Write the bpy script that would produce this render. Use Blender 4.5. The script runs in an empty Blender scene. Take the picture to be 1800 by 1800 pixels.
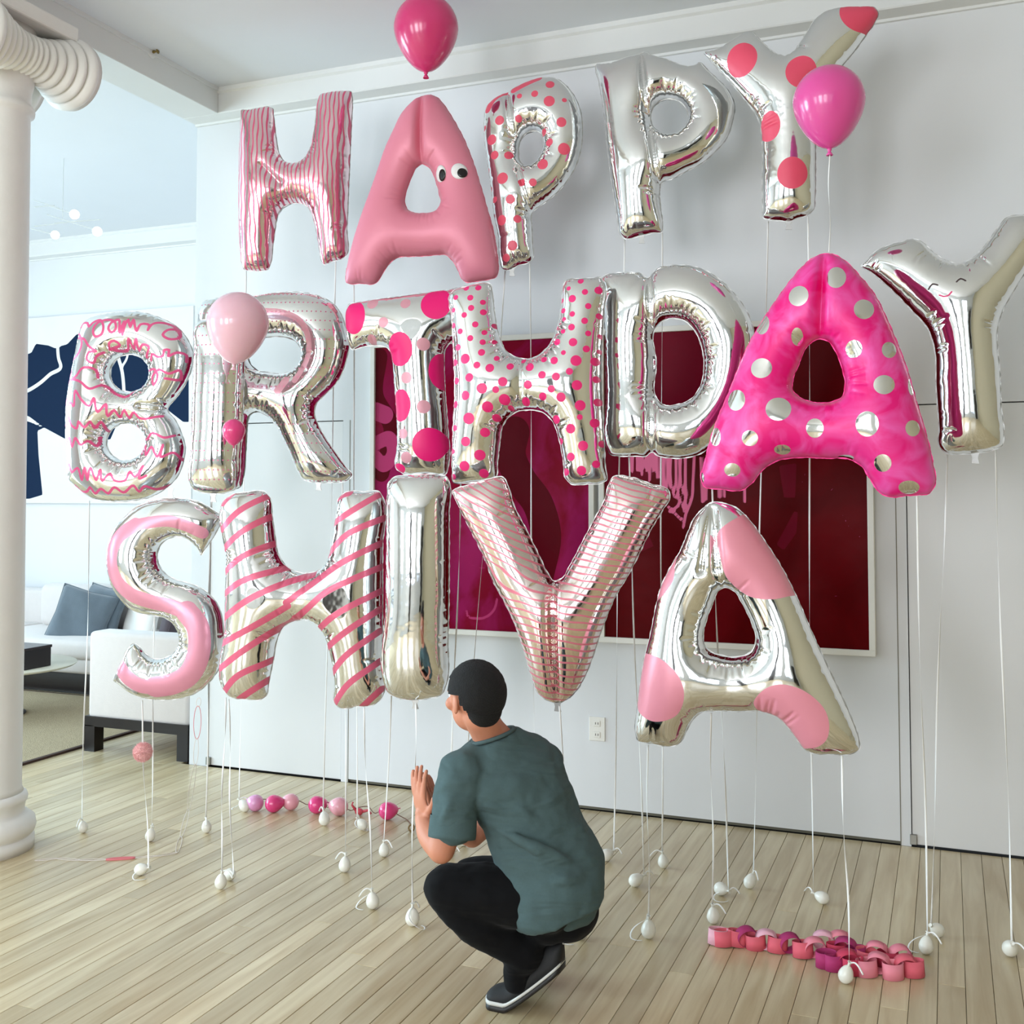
import bpy, bmesh, math, random
import numpy as np
from mathutils import Vector, Matrix
from mathutils.geometry import delaunay_2d_cdt
random.seed(7); rng = np.random.RandomState(7)
PI = math.pi
scene = bpy.context.scene
COL = scene.collection

# ------------------------------------------------------------------ camera
FPX, CX, CY, YAW, PITCH, CAMH = 1910.0, 900.0, 781.0, math.radians(21.83), math.radians(2.518), 1.6
cam_d = bpy.data.cameras.new('camera'); cam = bpy.data.objects.new('camera', cam_d); COL.objects.link(cam)
cam_d.sensor_width = 36; cam_d.sensor_fit = 'HORIZONTAL'; cam_d.lens = FPX / 1800 * 36
cam_d.shift_y = (CY - 900) / 1800
cam.location = (0, 0, CAMH); cam.rotation_euler = (PI / 2 + PITCH, 0, YAW)
cam_d.clip_start = .05; cam_d.clip_end = 60
scene.camera = cam
CAMR = cam.rotation_euler.to_matrix()
CAMP = Vector((0, 0, CAMH))
RV = Vector((math.cos(YAW), math.sin(YAW), 0)); FV = Vector((-math.sin(YAW), math.cos(YAW), 0))

# ------------------------------------------------------------------ world, light, exposure
scene.view_settings.view_transform = 'Standard'; scene.view_settings.look = 'None'
scene.view_settings.gamma = 1; scene.view_settings.use_curve_mapping = False
scene.view_settings.exposure = 0.27
w = bpy.data.worlds.new('world'); scene.world = w; w.use_nodes = True
w.node_tree.nodes['Background'].inputs[0].default_value = (.75, .87, 1, 1)
w.node_tree.nodes['Background'].inputs[1].default_value = 1.5

def area(name, loc, target, sx, sy, power, col):
    l = bpy.data.lights.new(name, 'AREA'); l.shape = 'RECTANGLE'; l.size = sx; l.size_y = sy
    l.energy = power; l.color = col
    o = bpy.data.objects.new(name, l); COL.objects.link(o); o.location = loc
    d = Vector(target) - Vector(loc); o.rotation_euler = d.to_track_quat('-Z', 'Y').to_euler()
    return o
# daylight outside the windows of the far left wall of the sitting room
for y, pw in ((1.2, 290), (3.7, 175), (6.2, 62)):
    area('daylight_left', (-9.6, y, 2.1), (-5, y, 2.0), 1.7, 2.5, pw, (.62, .87, 1))
# daylight at the rear windows; leftmost lamp and window added to brighten the column
for x, pw, cc in ((-6.8, 130, (.86, .94, 1)), (-3.6, 190, (.93, .96, 1)), (-1.2, 100, (.97, .98, 1)), (1.2, 12, (1, .97, .9))):
    area('daylight_rear', (x, -4.25, 2.1), (x, 0, 2.0), 1.6, 2.6, pw, cc)

# ------------------------------------------------------------------ pixel helpers (rays of the photograph into the room)
def ray(u, v):
    return CAMR @ Vector(((u - CX) / FPX, -(v - CY) / FPX, -1))
def onY(u, v, Y):
    d = ray(u, v); return CAMP + d * (Y / d.y)
def onX(u, v, X):
    d = ray(u, v); return CAMP + d * (X / d.x)
def onZ(u, v, Z=0.0):
    d = ray(u, v); return CAMP + d * ((Z - CAMH) / d.z)
def dep(u, v, zc):
    d = ray(u, v); return CAMP + d * (zc / d.dot(FV))

# ------------------------------------------------------------------ materials
def lin(c):
    return tuple(((x / 255) / 12.92 if x / 255 <= .04045 else ((x / 255 + .055) / 1.055) ** 2.4) for x in c) + (1,)
MATS = {}
def mat(name, col=(200, 200, 200), rough=.5, metal=0., noise=0., nscale=8., bump=0., bscale=60., coat=0., stretch=(1, 1, 1), sheen=0., spec=.5, alpha=1., trans=0.):
    if name in MATS: return MATS[name]
    m = bpy.data.materials.new(name); m.use_nodes = True; nt = m.node_tree; N = nt.nodes; L = nt.links
    b = N['Principled BSDF']; c = lin(col)
    b.inputs['Base Color'].default_value = c; b.inputs['Roughness'].default_value = rough
    b.inputs['Metallic'].default_value = metal; b.inputs['Coat Weight'].default_value = coat
    b.inputs['Coat Roughness'].default_value = .12
    b.inputs['Sheen Weight'].default_value = sheen; b.inputs['Specular IOR Level'].default_value = spec
    b.inputs['Alpha'].default_value = alpha; b.inputs['Transmission Weight'].default_value = trans
    tc = N.new('ShaderNodeTexCoord'); mp = N.new('ShaderNodeMapping'); mp.inputs['Scale'].default_value = stretch
    L.new(tc.outputs['Object'], mp.inputs['Vector'])
    nz = N.new('ShaderNodeTexNoise'); nz.inputs['Scale'].default_value = nscale; nz.inputs['Detail'].default_value = 4
    L.new(mp.outputs[0], nz.inputs['Vector'])
    r = N.new('ShaderNodeMixRGB'); r.blend_type = 'MULTIPLY'; r.inputs[0].default_value = noise
    r.inputs[1].default_value = c
    rp = N.new('ShaderNodeValToRGB'); rp.color_ramp.elements[0].color = (.35, .35, .35, 1); rp.color_ramp.elements[1].color = (1.15, 1.15, 1.15, 1)
    L.new(nz.outputs['Fac'], rp.inputs[0]); L.new(rp.outputs[0], r.inputs[2]); L.new(r.outputs[0], b.inputs['Base Color'])
    if bump > 0:
        n2 = N.new('ShaderNodeTexNoise'); n2.inputs['Scale'].default_value = bscale; n2.inputs['Detail'].default_value = 5
        L.new(mp.outputs[0], n2.inputs['Vector'])
        bp = N.new('ShaderNodeBump'); bp.inputs['Strength'].default_value = bump; bp.inputs['Distance'].default_value = .01
        L.new(n2.outputs['Fac'], bp.inputs['Height']); L.new(bp.outputs[0], b.inputs['Normal'])
    MATS[name] = m; return m

def foil_mat(name, base=(240, 241, 241), paints=(), stripe=None, dots=None, base_rough=.07, mottled=False, base_metal=1.):
    """paints: [(attribute, colour)] painted where the attribute is negative"""
    m = bpy.data.materials.new(name); m.use_nodes = True; nt = m.node_tree; N = nt.nodes; L = nt.links
    b = N['Principled BSDF']
    col = None; prev_c = lin(base); prev_m = base_metal; prev_r = base_rough
    def mathn(op, a, bb=None, clamp=False):
        n = N.new('ShaderNodeMath'); n.operation = op; n.use_clamp = clamp
        for i, x in enumerate((a, bb)):
            if x is None: continue
            if isinstance(x, (int, float)): n.inputs[i].default_value = x
            else: L.new(x, n.inputs[i])
        return n.outputs[0]
    def attr(a):
        n = N.new('ShaderNodeAttribute'); n.attribute_name = a; return n.outputs['Fac']
    def mixc(f, a, c2):
        n = N.new('ShaderNodeMixRGB'); L.new(f, n.inputs[0])
        for i, x in ((1, a), (2, c2)):
            if isinstance(x, tuple): n.inputs[i].default_value = x
            else: L.new(x, n.inputs[i])
        return n.outputs[0]
    def mixv(f, a, v):
        # a + f*(v-a)
        return mathn('ADD', mathn('MULTIPLY', a, mathn('SUBTRACT', 1., f)), mathn('MULTIPLY', f, v))
    layers = []
    if mottled:
        tc = N.new('ShaderNodeTexCoord'); nz = N.new('ShaderNodeTexNoise'); nz.inputs['Scale'].default_value = 9; nz.inputs['Detail'].default_value = 3
        nz.inputs['Distortion'].default_value = 1.2
        L.new(tc.outputs['Object'], nz.inputs['Vector'])
        rp = N.new('ShaderNodeValToRGB'); e = rp.color_ramp.elements
        e[0].position = .38; e[0].color = lin((242, 4, 128)); e[1].position = .68; e[1].color = lin((248, 92, 180))
        L.new(nz.outputs['Fac'], rp.inputs[0]); prev_c = rp.outputs[0]
    for a, c, mt, rg in paints:
        f = mathn('MULTIPLY', mathn('SUBTRACT', .0004, attr(a)), 1200., clamp=True)
        layers.append((f, c, mt, rg))
    if stripe:
        a, period, duty, c, mt, rg = stripe
        fr = mathn('FRACT', mathn('DIVIDE', attr(a), period))
        f = mathn('MULTIPLY', mathn('SUBTRACT', duty, mathn('ABSOLUTE', mathn('SUBTRACT', fr, .5))), 14., clamp=True)
        layers.append((f, c, mt, rg))
    if dots:
        pa, pb, px, pz, rad, c = dots
        fx = mathn('MULTIPLY', mathn('SUBTRACT', mathn('FRACT', mathn('DIVIDE', attr(pa), px)), .5), px)
        fz = mathn('MULTIPLY', mathn('SUBTRACT', mathn('FRACT', mathn('DIVIDE', attr(pb), pz)), .5), pz)
        d = mathn('SQRT', mathn('ADD', mathn('MULTIPLY', fx, fx), mathn('MULTIPLY', fz, fz)))
        f = mathn('MULTIPLY', mathn('SUBTRACT', rad, d), 1500., clamp=True)
        layers.append((f, c, .2, .35))
    for f, c, mt, rg in layers:
        prev_c = mixc(f, prev_c, lin(c) if isinstance(c, tuple) else c)
        prev_m = mixv(f, prev_m, mt); prev_r = mixv(f, prev_r, rg)
    for sock, v in (('Base Color', prev_c), ('Metallic', prev_m), ('Roughness', prev_r)):
        if isinstance(v, (tuple, float, int)): b.inputs[sock].default_value = v
        else: L.new(v, b.inputs[sock])
    tc = N.new('ShaderNodeTexCoord'); n2 = N.new('ShaderNodeTexNoise'); n2.inputs['Scale'].default_value = 14; n2.inputs['Detail'].default_value = 2
    L.new(tc.outputs['Object'], n2.inputs['Vector'])
    bp = N.new('ShaderNodeBump'); bp.inputs['Strength'].default_value = .12; bp.inputs['Distance'].default_value = .01
    L.new(n2.outputs['Fac'], bp.inputs['Height']); L.new(bp.outputs[0], b.inputs['Normal'])
    return m

# ------------------------------------------------------------------ object helpers
def link_mesh(name, me, m, parent=None, smooth=True):
    o = bpy.data.objects.new(name, me); COL.objects.link(o)
    if m: me.materials.append(m)
    if smooth: me.shade_smooth()
    if parent: o.parent = parent
    return o
def from_bm(name, bm, m, parent=None, smooth=False):
    bmesh.ops.recalc_face_normals(bm, faces=bm.faces)
    me = bpy.data.meshes.new(name); bm.to_mesh(me); bm.free()
    o = link_mesh(name, me, m, parent, smooth)
    return o
def tag(o, label=None, cat=None, group=None, kind=None):
    if label: o['label'] = label
    if cat: o['category'] = cat
    if group: o['group'] = group
    if kind: o['kind'] = kind
    return o
def empty(name, loc, label=None, cat=None, group=None, rz=0.):
    o = bpy.data.objects.new(name, None); COL.objects.link(o); o.location = loc; o.rotation_euler = (0, 0, rz)
    o.empty_display_size = .1
    return tag(o, label, cat, group)
def bx(bm, x0, x1, y0, y1, z0, z1, bevel=0., seg=2):
    r = bmesh.ops.create_cube(bm, size=1.)
    vs = r['verts']
    bmesh.ops.scale(bm, vec=(x1 - x0, y1 - y0, z1 - z0), verts=vs)
    bmesh.ops.translate(bm, vec=((x0 + x1) / 2, (y0 + y1) / 2, (z0 + z1) / 2), verts=vs)
    if bevel > 0:
        es = list({e for v in vs for e in v.link_edges})
        bmesh.ops.bevel(bm, geom=es, offset=bevel, segments=seg, profile=.5, affect='EDGES')
def box(name, x0, x1, y0, y1, z0, z1, m, parent=None, bevel=0., seg=2, smooth=False):
    bm = bmesh.new(); bx(bm, x0, x1, y0, y1, z0, z1, bevel, seg)
    return from_bm(name, bm, m, parent, smooth)
def lathe_bm(bm, prof, seg=32, M=Matrix()):
    """prof: (r,z) list; axis z, transformed by M"""
    rings = []
    for r, z in prof:
        if r < 1e-5: rings.append([bm.verts.new(M @ Vector((0, 0, z)))])
        else: rings.append([bm.verts.new(M @ Vector((r * math.cos(2 * PI * i / seg), r * math.sin(2 * PI * i / seg), z))) for i in range(seg)])
    for a, b in zip(rings, rings[1:]):
        for i in range(seg):
            j = (i + 1) % seg
            if len(a) == 1 and len(b) == 1: continue
            if len(a) == 1: bm.faces.new((a[0], b[i], b[j]))
            elif len(b) == 1: bm.faces.new((a[i], a[j], b[0]))
            else: bm.faces.new((a[i], a[j], b[j], b[i]))
    for ring in (rings[0], rings[-1]):
        if len(ring) > 2: bm.faces.new(ring)
def tube_bm(bm, pts, rad, seg=8, cap=True, closed=False):
    pts = [Vector(p) for p in pts]; n = len(pts)
    rads = rad if isinstance(rad, (list, tuple)) else [rad] * n
    rings = []; prev = None
    for i, p in enumerate(pts):
        if closed: t = pts[(i + 1) % n] - pts[i - 1]
        else: t = pts[min(i + 1, n - 1)] - pts[max(i - 1, 0)]
        t = t.normalized() if t.length > 1e-9 else Vector((0, 0, 1))
        if prev is None:
            a = t.cross(Vector((0, 0, 1)))
            if a.length < .05: a = t.cross(Vector((1, 0, 0)))
        else: a = prev - t * prev.dot(t)
        a.normalize(); prev = a; b = t.cross(a)
        rings.append([bm.verts.new(p + (a * math.cos(2 * PI * k / seg) + b * math.sin(2 * PI * k / seg)) * rads[i]) for k in range(seg)])
    prs = list(zip(rings, rings[1:])) + ([(rings[-1], rings[0])] if closed else [])
    for r0, r1 in prs:
        for k in range(seg):
            j = (k + 1) % seg; bm.faces.new((r0[k], r0[j], r1[j], r1[k]))
    if cap and not closed: bm.faces.new(rings[0][::-1]); bm.faces.new(rings[-1])
def ell_bm(bm, c, axes, rx=1., ry=1., rz=1., seg=20, rings=12):
    """ellipsoid at c; axes = 3 vectors already scaled"""
    c = Vector(c); A, B, Cc = [Vector(a) for a in axes]
    M = Matrix(((A.x, B.x, Cc.x), (A.y, B.y, Cc.y), (A.z, B.z, Cc.z))).to_4x4(); M.translation = c
    prof = [(math.sin(PI * i / rings), -math.cos(PI * i / rings)) for i in range(rings + 1)]
    prof[0] = (0, -1); prof[-1] = (0, 1)
    lathe_bm(bm, prof, seg, M)
def ribbon_bm(bm, pts, wid, twist=0., normal=None, th=.0006):
    """a flat band with a little thickness following pts"""
    pts = [Vector(p) for p in pts]; n = len(pts); rows = []
    for i, p in enumerate(pts):
        t = (pts[min(i + 1, n - 1)] - pts[max(i - 1, 0)]).normalized()
        s = t.cross(normal or FV)
        if s.length < .1: s = t.cross(RV)
        s.normalize()
        if twist: s = Matrix.Rotation(twist * i / max(1, n - 1), 3, t) @ s
        k = t.cross(s).normalized()
        rows.append([bm.verts.new(p + s * (a * wid / 2) + k * (b * th / 2)) for a, b in ((-1, -1), (1, -1), (1, 1), (-1, 1))])
    for r0, r1 in zip(rows, rows[1:]):
        for k in range(4): bm.faces.new((r0[k], r0[(k + 1) % 4], r1[(k + 1) % 4], r1[k]))
    bm.faces.new(rows[0][::-1]); bm.faces.new(rows[-1])
def spline(pts, step, closed=False):
    """Catmull-Rom through 2D/3D numpy points, resampled at about step"""
    P = np.array([list(p) for p in pts], float); n = len(P)
    if n < 3 and not closed:
        k = max(2, int(np.linalg.norm(P[1] - P[0]) / step)); return np.array([P[0] + (P[1] - P[0]) * i / k for i in range(k + 1)])
    out = []
    rngi = range(n) if closed else range(n - 1)
    for i in rngi:
        p1 = P[i]; p2 = P[(i + 1) % n]
        p0 = P[i - 1] if (closed or i > 0) else 2 * p1 - p2
        p3 = P[(i + 2) % n] if (closed or i + 2 < n) else 2 * p2 - p1
        L = np.linalg.norm(p2 - p1); k = max(1, int(round(L / step)))
        # tangents limited by segment length (centripetal-like)
        a0 = np.linalg.norm(p1 - p0) + 1e-9; a1 = L + 1e-9; a2 = np.linalg.norm(p3 - p2) + 1e-9
        m1 = ((p1 - p0) / a0 * a1 + (p2 - p1) / a1 * a0) / (a0 + a1) * a1
        m2 = ((p2 - p1) / a1 * a2 + (p3 - p2) / a2 * a1) / (a1 + a2) * a1
        for j in range(k):
            t = j / k; t2 = t * t; t3 = t2 * t
            out.append((2 * t3 - 3 * t2 + 1) * p1 + (t3 - 2 * t2 + t) * m1 + (-2 * t3 + 3 * t2) * p2 + (t3 - t2) * m2)
    if not closed: out.append(P[-1])
    return np.array(out)

# ------------------------------------------------------------------ 2D fields
def inside(P, loops):
    c = np.zeros(len(P), bool)
    x = P[:, 0]; y = P[:, 1]
    for lp in loops:
        a = lp; b = np.roll(lp, -1, 0)
        for (x0, y0), (x1, y1) in zip(a, b):
            if y0 == y1: continue
            m = ((y0 > y) != (y1 > y))
            xi = x0 + (y - y0) * (x1 - x0) / (y1 - y0)
            c ^= m & (x < xi)
    return c
def segdist(P, A, B, want=False):
    """distance of points P to the nearest of segments A-B"""
    best = np.full(len(P), 1e9); idx = np.zeros(len(P), int); bt = np.zeros(len(P))
    D = B - A; L2 = (D ** 2).sum(1) + 1e-12
    for i in range(len(A)):
        t = ((P - A[i]) @ D[i]) / L2[i]; t = np.clip(t, 0, 1)
        q = A[i] + t[:, None] * D[i]; d = ((P - q) ** 2).sum(1)
        m = d < best; best[m] = d[m]; idx[m] = i; bt[m] = t[m]
    best = np.sqrt(best)
    return (best, idx, bt) if want else best
def loops_segs(loops):
    A = np.vstack(loops); B = np.vstack([np.roll(l, -1, 0) for l in loops]); return A, B
def poisson(loops, cell):
    allp = np.vstack(loops); mn = allp.min(0) - 3 * cell; mx = allp.max(0) + 3 * cell
    U = None; cur = cell * 8
    while True:
        nx = int((mx[0] - mn[0]) / cur) + 2; ny = int((mx[1] - mn[1]) / cur) + 2
        X, Y = np.meshgrid(mn[0] + np.arange(nx) * cur, mn[1] + np.arange(ny) * cur, indexing='ij')
        M = inside(np.stack([X.ravel(), Y.ravel()], 1), loops).reshape(nx, ny)
        M[0] = M[-1] = False; M[:, 0] = M[:, -1] = False
        if U is None: V = np.zeros((nx, ny))
        else: V = bil(U, X.ravel(), Y.ravel()).reshape(nx, ny)
        V *= M; h2 = cur * cur
        I, J = np.meshgrid(np.arange(nx), np.arange(ny), indexing='ij'); red = ((I + J) % 2 == 0) & M; blk = ((I + J) % 2 == 1) & M
        for it in range(110):
            for c in (red, blk):
                G = np.zeros_like(V); G[1:-1, 1:-1] = .25 * (V[2:, 1:-1] + V[:-2, 1:-1] + V[1:-1, 2:] + V[1:-1, :-2] + h2)
                V[c] += 1.6 * (G[c] - V[c])
        U = (V, mn, cur)
        if cur <= cell * 1.01: return U
        cur /= 2
def bil(U, x, y):
    V, mn, c = U
    fx = np.clip((x - mn[0]) / c, 0, V.shape[0] - 1.001); fy = np.clip((y - mn[1]) / c, 0, V.shape[1] - 1.001)
    i = fx.astype(int); j = fy.astype(int); a = fx - i; b = fy - j
    return V[i, j] * (1 - a) * (1 - b) + V[i + 1, j] * a * (1 - b) + V[i, j + 1] * (1 - a) * b + V[i + 1, j + 1] * a * b
def offset_loop(lp, d, sgn):
    """move loop points by d along the normal (towards the inside when sgn=+1 for a ccw outline)"""
    t = np.roll(lp, -1, 0) - np.roll(lp, 1, 0); t /= (np.linalg.norm(t, axis=1)[:, None] + 1e-9)
    n = np.stack([-t[:, 1], t[:, 0]], 1)
    return lp + n * d * sgn
def area2(lp):
    x, y = lp[:, 0], lp[:, 1]; return .5 * np.sum(x * np.roll(y, -1) - np.roll(x, -1) * y)
# ------------------------------------------------------------------ the setting
M_WALL = mat('wall_paint', (225, 226, 228), .6, noise=.04, nscale=2)
M_DOOR = mat('door_paint', (228, 228, 228), .45, noise=.03, nscale=2)
M_CEIL = mat('ceiling_paint', (224, 226, 230), .7, noise=.04, nscale=3)
M_TRIM = mat('trim_paint', (226, 226, 224), .5, noise=.05, nscale=4)
M_GAP = mat('shadow_gap', (52, 46, 38), .8)
M_DARK = mat('dark_wood', (26, 18, 18), .35, noise=.3, nscale=12)
WY, WX0 = 5.30, -4.17          # plane of the wall behind the balloons and its free left end
CEZ, CRB = 3.96, 3.81
def struct(o): o['kind'] = 'structure'; return o

def plank_material(name):
    m = bpy.data.materials.new(name); m.use_nodes = True; nt = m.node_tree; N = nt.nodes; L = nt.links; b = N['Principled BSDF']
    geo = N.new('ShaderNodeNewGeometry'); oi = N.new('ShaderNodeObjectInfo')
    mp = N.new('ShaderNodeMapping'); mp.inputs['Scale'].default_value = (14, 1.1, 1)
    ad = N.new('ShaderNodeVectorMath'); ad.operation = 'ADD'
    sc = N.new('ShaderNodeVectorMath'); sc.operation = 'SCALE'; sc.inputs['Scale'].default_value = 37
    cb = N.new('ShaderNodeCombineXYZ')
    L.new(oi.outputs['Random'], cb.inputs[0]); L.new(oi.outputs['Random'], cb.inputs[1]); L.new(cb.outputs[0], sc.inputs[0])
    L.new(geo.outputs['Position'], ad.inputs[0]); L.new(sc.outputs[0], ad.inputs[1]); L.new(ad.outputs[0], mp.inputs['Vector'])
    nz = N.new('ShaderNodeTexNoise'); nz.inputs['Scale'].default_value = 1.6; nz.inputs['Detail'].default_value = 6; nz.inputs['Distortion'].default_value = .5
    L.new(mp.outputs[0], nz.inputs['Vector'])
    rp = N.new('ShaderNodeValToRGB'); e = rp.color_ramp.elements
    e[0].position = .3; e[0].color = lin((194, 172, 134)); e[1].position = .72; e[1].color = lin((228, 214, 182))
    L.new(nz.outputs['Fac'], rp.inputs[0])
    r2 = N.new('ShaderNodeValToRGB'); e = r2.color_ramp.elements
    e[0].color = (.78, .76, .72, 1); e[1].color = (1.06, 1.05, 1.02, 1)
    L.new(oi.outputs['Random'], r2.inputs[0])
    mx = N.new('ShaderNodeMixRGB'); mx.blend_type = 'MULTIPLY'; mx.inputs[0].default_value = 1
    L.new(rp.outputs[0], mx.inputs[1]); L.new(r2.outputs[0], mx.inputs[2]); L.new(mx.outputs[0], b.inputs['Base Color'])
    b.inputs['Roughness'].default_value = .3; b.inputs['Coat Weight'].default_value = .25; b.inputs['Coat Roughness'].default_value = .18
    bp = N.new('ShaderNodeBump'); bp.inputs['Strength'].default_value = .05; bp.inputs['Distance'].default_value = .005
    L.new(nz.outputs['Fac'], bp.inputs['Height']); L.new(bp.outputs[0], b.inputs['Normal'])
    return m
M_PLANK = plank_material('maple_boards')
floor = struct(box('floor', -9.3, 3.6, -4.1, 8.3, -.06, -.012, M_GAP))
PW = .0835; GAP = .0016
def plank(x, y0, y1, name='plank', parent=None):
    bm = bmesh.new()
    xa, xb = x + GAP / 2, x + PW - GAP / 2; e = .0012
    v = [bm.verts.new(p) for p in ((xa, y0 + .0008, -.012), (xb, y0 + .0008, -.012), (xb, y1 - .0008, -.012), (xa, y1 - .0008, -.012),
         (xa, y0 + .0008, -e), (xb, y0 + .0008, -e), (xb, y1 - .0008, -e), (xa, y1 - .0008, -e),
         (xa + e, y0 + .002, 0), (xb - e, y0 + .002, 0), (xb - e, y1 - .002, 0), (xa + e, y1 - .002, 0))]
    for f in ((0, 1, 5, 4), (1, 2, 6, 5), (2, 3, 7, 6), (3, 0, 4, 7), (4, 5, 9, 8), (5, 6, 10, 9), (6, 7, 11, 10), (7, 4, 8, 11), (8, 9, 10, 11)):
        bm.faces.new([v[i] for i in f])
    return from_bm(name, bm, M_PLANK, parent)
npl = 0; x = -5.4; rest = []
while x < 3.5:
    near = -4.1; far = WY - .002 if x + PW > WX0 else 8.2
    cuts = [near]; y = near + random.uniform(1.5, 4)
    while y < far - .6:
        cuts.append(y); y += random.uniform(1.3, 3.6)
    cuts.append(far)
    for a, b in zip(cuts, cuts[1:]):
        # a board that the frame shows stands for itself, the others are joined
        xr = x + PW
        vis = b > 2.6 and x < .55 and npl < 296
        if vis:
            plank(x, a, b, parent=floor); npl += 1
        else: rest.append((x, a, b))
    x += PW
x = -5.4 - PW
while x > -9.3:
    rest.append((x, -4.1, 1.2)); rest.append((x, 1.2, 8.2)); x -= PW
bm = bmesh.new()
for x, a, b in rest: bx(bm, x + GAP / 2, x + PW - GAP / 2, a + .001, b - .001, -.012, 0)
o = from_bm('outer_planks', bm, M_PLANK, floor); o['kind'] = 'stuff'

# ceiling, walls
struct(box('ceiling', -9.3, 3.6, -4.1, 8.3, CEZ, CEZ + .1, M_CEIL))
DZ = 2.003        # top of the flush doors
def pu(u, v): return onY(u, v, WY)
dx1a, dx1b = pu(365, 1345).x, pu(598, 1360).x
dx2a, dx2b = pu(612, 1372).x, pu(1583, 1485).x
dx3a, dx3b = pu(1604, 1490).x, 1.35
wt = .16
bm = bmesh.new()
def wb(x0, x1, z0, z1, y0=WY): bx(bm, x0, x1, y0, WY + wt, z0, z1)
wb(WX0, 3.6, DZ, CEZ)                                  # above the door line
wb(WX0, dx1a - .004, 0, DZ); wb(dx1b + .004, dx2a - .004, 0, DZ)
wb(dx2b + .004, dx3a - .004, 0, DZ); wb(dx3b + .004, 3.6, 0, DZ)
wb(dx2a - .004, dx2b + .004, .018, DZ)                  # fixed panel, held off the floor by a shadow line
back = struct(from_bm('wall_back', bm, M_WALL))
box('shadow_line', dx2a - .004, dx2b + .004, WY + .02, WY + wt, .0, .02, mat('gap_grey', (120, 116, 100), .8), back)
def door(name, xa, xb, handle):
    d = struct(box(name, xa, xb, WY + .006, WY + .05, .009, DZ - .005, M_DOOR, bevel=.002, seg=1))
    box('door_recess', xa - .004, xb + .004, WY + .06, WY + .1, 0, DZ, M_GAP, d)
    bm = bmesh.new(); bx(bm, xa - .01, xa + .02, WY - .008, WY + .012, .01, .055, .002, 1)
    from_bm('floor_pivot', bm, mat('steel', (150, 150, 145), .35, 1.), d)
    return d
door('door_1', dx1a, dx1b, True); door('door_2', dx3a, dx3b, True)
# thin vertical groove where the fixed panel meets the first door post
box('panel_groove', dx2a - .004, dx2a, WY - .001, WY + .01, 0, DZ, mat('groove', (120, 115, 100), .8), back)
box('panel_groove', dx2b, dx2b + .004, WY - .001, WY + .01, 0, DZ, MATS['groove'], back)
struct(box('wall_right', 3.5, 3.65, -4.1, WY, 0, CEZ, mat('warm_bounce_tone', (176, 162, 132), .6)))  # unseen wall, coloured dark and warm to dim and tint its bounce
# rear wall with three windows and an added one at the left, left room wall with three windows
def wall_with_windows(name, axis, c, lo, hi, wins, sill, head, inner, n0):
    bm = bmesh.new(); th = .18; edges = []
    def b_(a0, a1, z0, z1):
        if axis == 'y': bx(bm, a0, a1, min(c, c - inner * th), max(c, c - inner * th), z0, z1)
        else: bx(bm, min(c, c - inner * th), max(c, c - inner * th), a0, a1, z0, z1)
    p = lo
    for a, bb in wins:
        b_(p, a, 0, CEZ); b_(a, bb, 0, sill); b_(a, bb, head, CEZ); p = bb
    b_(p, hi, 0, CEZ)
    wl = struct(from_bm(name, bm, M_WALL))
    for i, (a, bb) in enumerate(wins):
        bm = bmesh.new(); fr = .07; cc = c - inner * .09
        def f_(a0, a1, z0, z1, t=.03):
            if axis == 'y': bx(bm, a0, a1, cc - t, cc + t, z0, z1)
            else: bx(bm, cc - t, cc + t, a0, a1, z0, z1)
        f_(a, a + fr, sill, head); f_(bb - fr, bb, sill, head); f_(a, bb, sill, sill + fr); f_(a, bb, head - fr, head)
        f_((a + bb) / 2 - .035, (a + bb) / 2 + .035, sill, head); f_(a * .75 + bb * .25 - .012, a * .75 + bb * .25 + .012, sill, head); f_(a * .25 + bb * .75 - .012, a * .25 + bb * .75 + .012, sill, head); zm = (sill + head) / 2; f_(a, bb, zm - .03, zm + .03)  # extra mullions added to put dark streaks into the foil reflections
        struct(from_bm('window_%d' % (n0 + i), bm, M_DARK))
    return wl
wall_with_windows('wall_rear', 'y', -4.1, -9.3, 3.65, [(-7.6, -6.0), (-4.4, -2.8), (-2.0, -.4), (.4, 2.0)], .6, 3.3, 1, 1)
struct(box('dark_streak_panel_1', 2.35, 3.25, -4.1, -4.06, 0, 2.3, M_DARK, bevel=.004, seg=1)); struct(box('dark_streak_panel_2', -2.72, -2.08, -4.1, -4.05, 0, 3.1, M_DARK, bevel=.004, seg=1))  # unseen dark panels, added for dark streaks in the foil reflections
wall_with_windows('wall_left', 'x', -9.3, -4.1, 8.3, [(.3, 2.1), (2.8, 4.6), (5.3, 7.1)], .5, 3.4, 1, 5)
struct(box('wall_far', -9.3, WX0 + .3, 7.85, 8.0, 0, CEZ, M_WALL))
struct(box('wall_side', WX0 + .16, WX0 + .3, WY + wt, 7.85, 0, CEZ, M_WALL))
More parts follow.
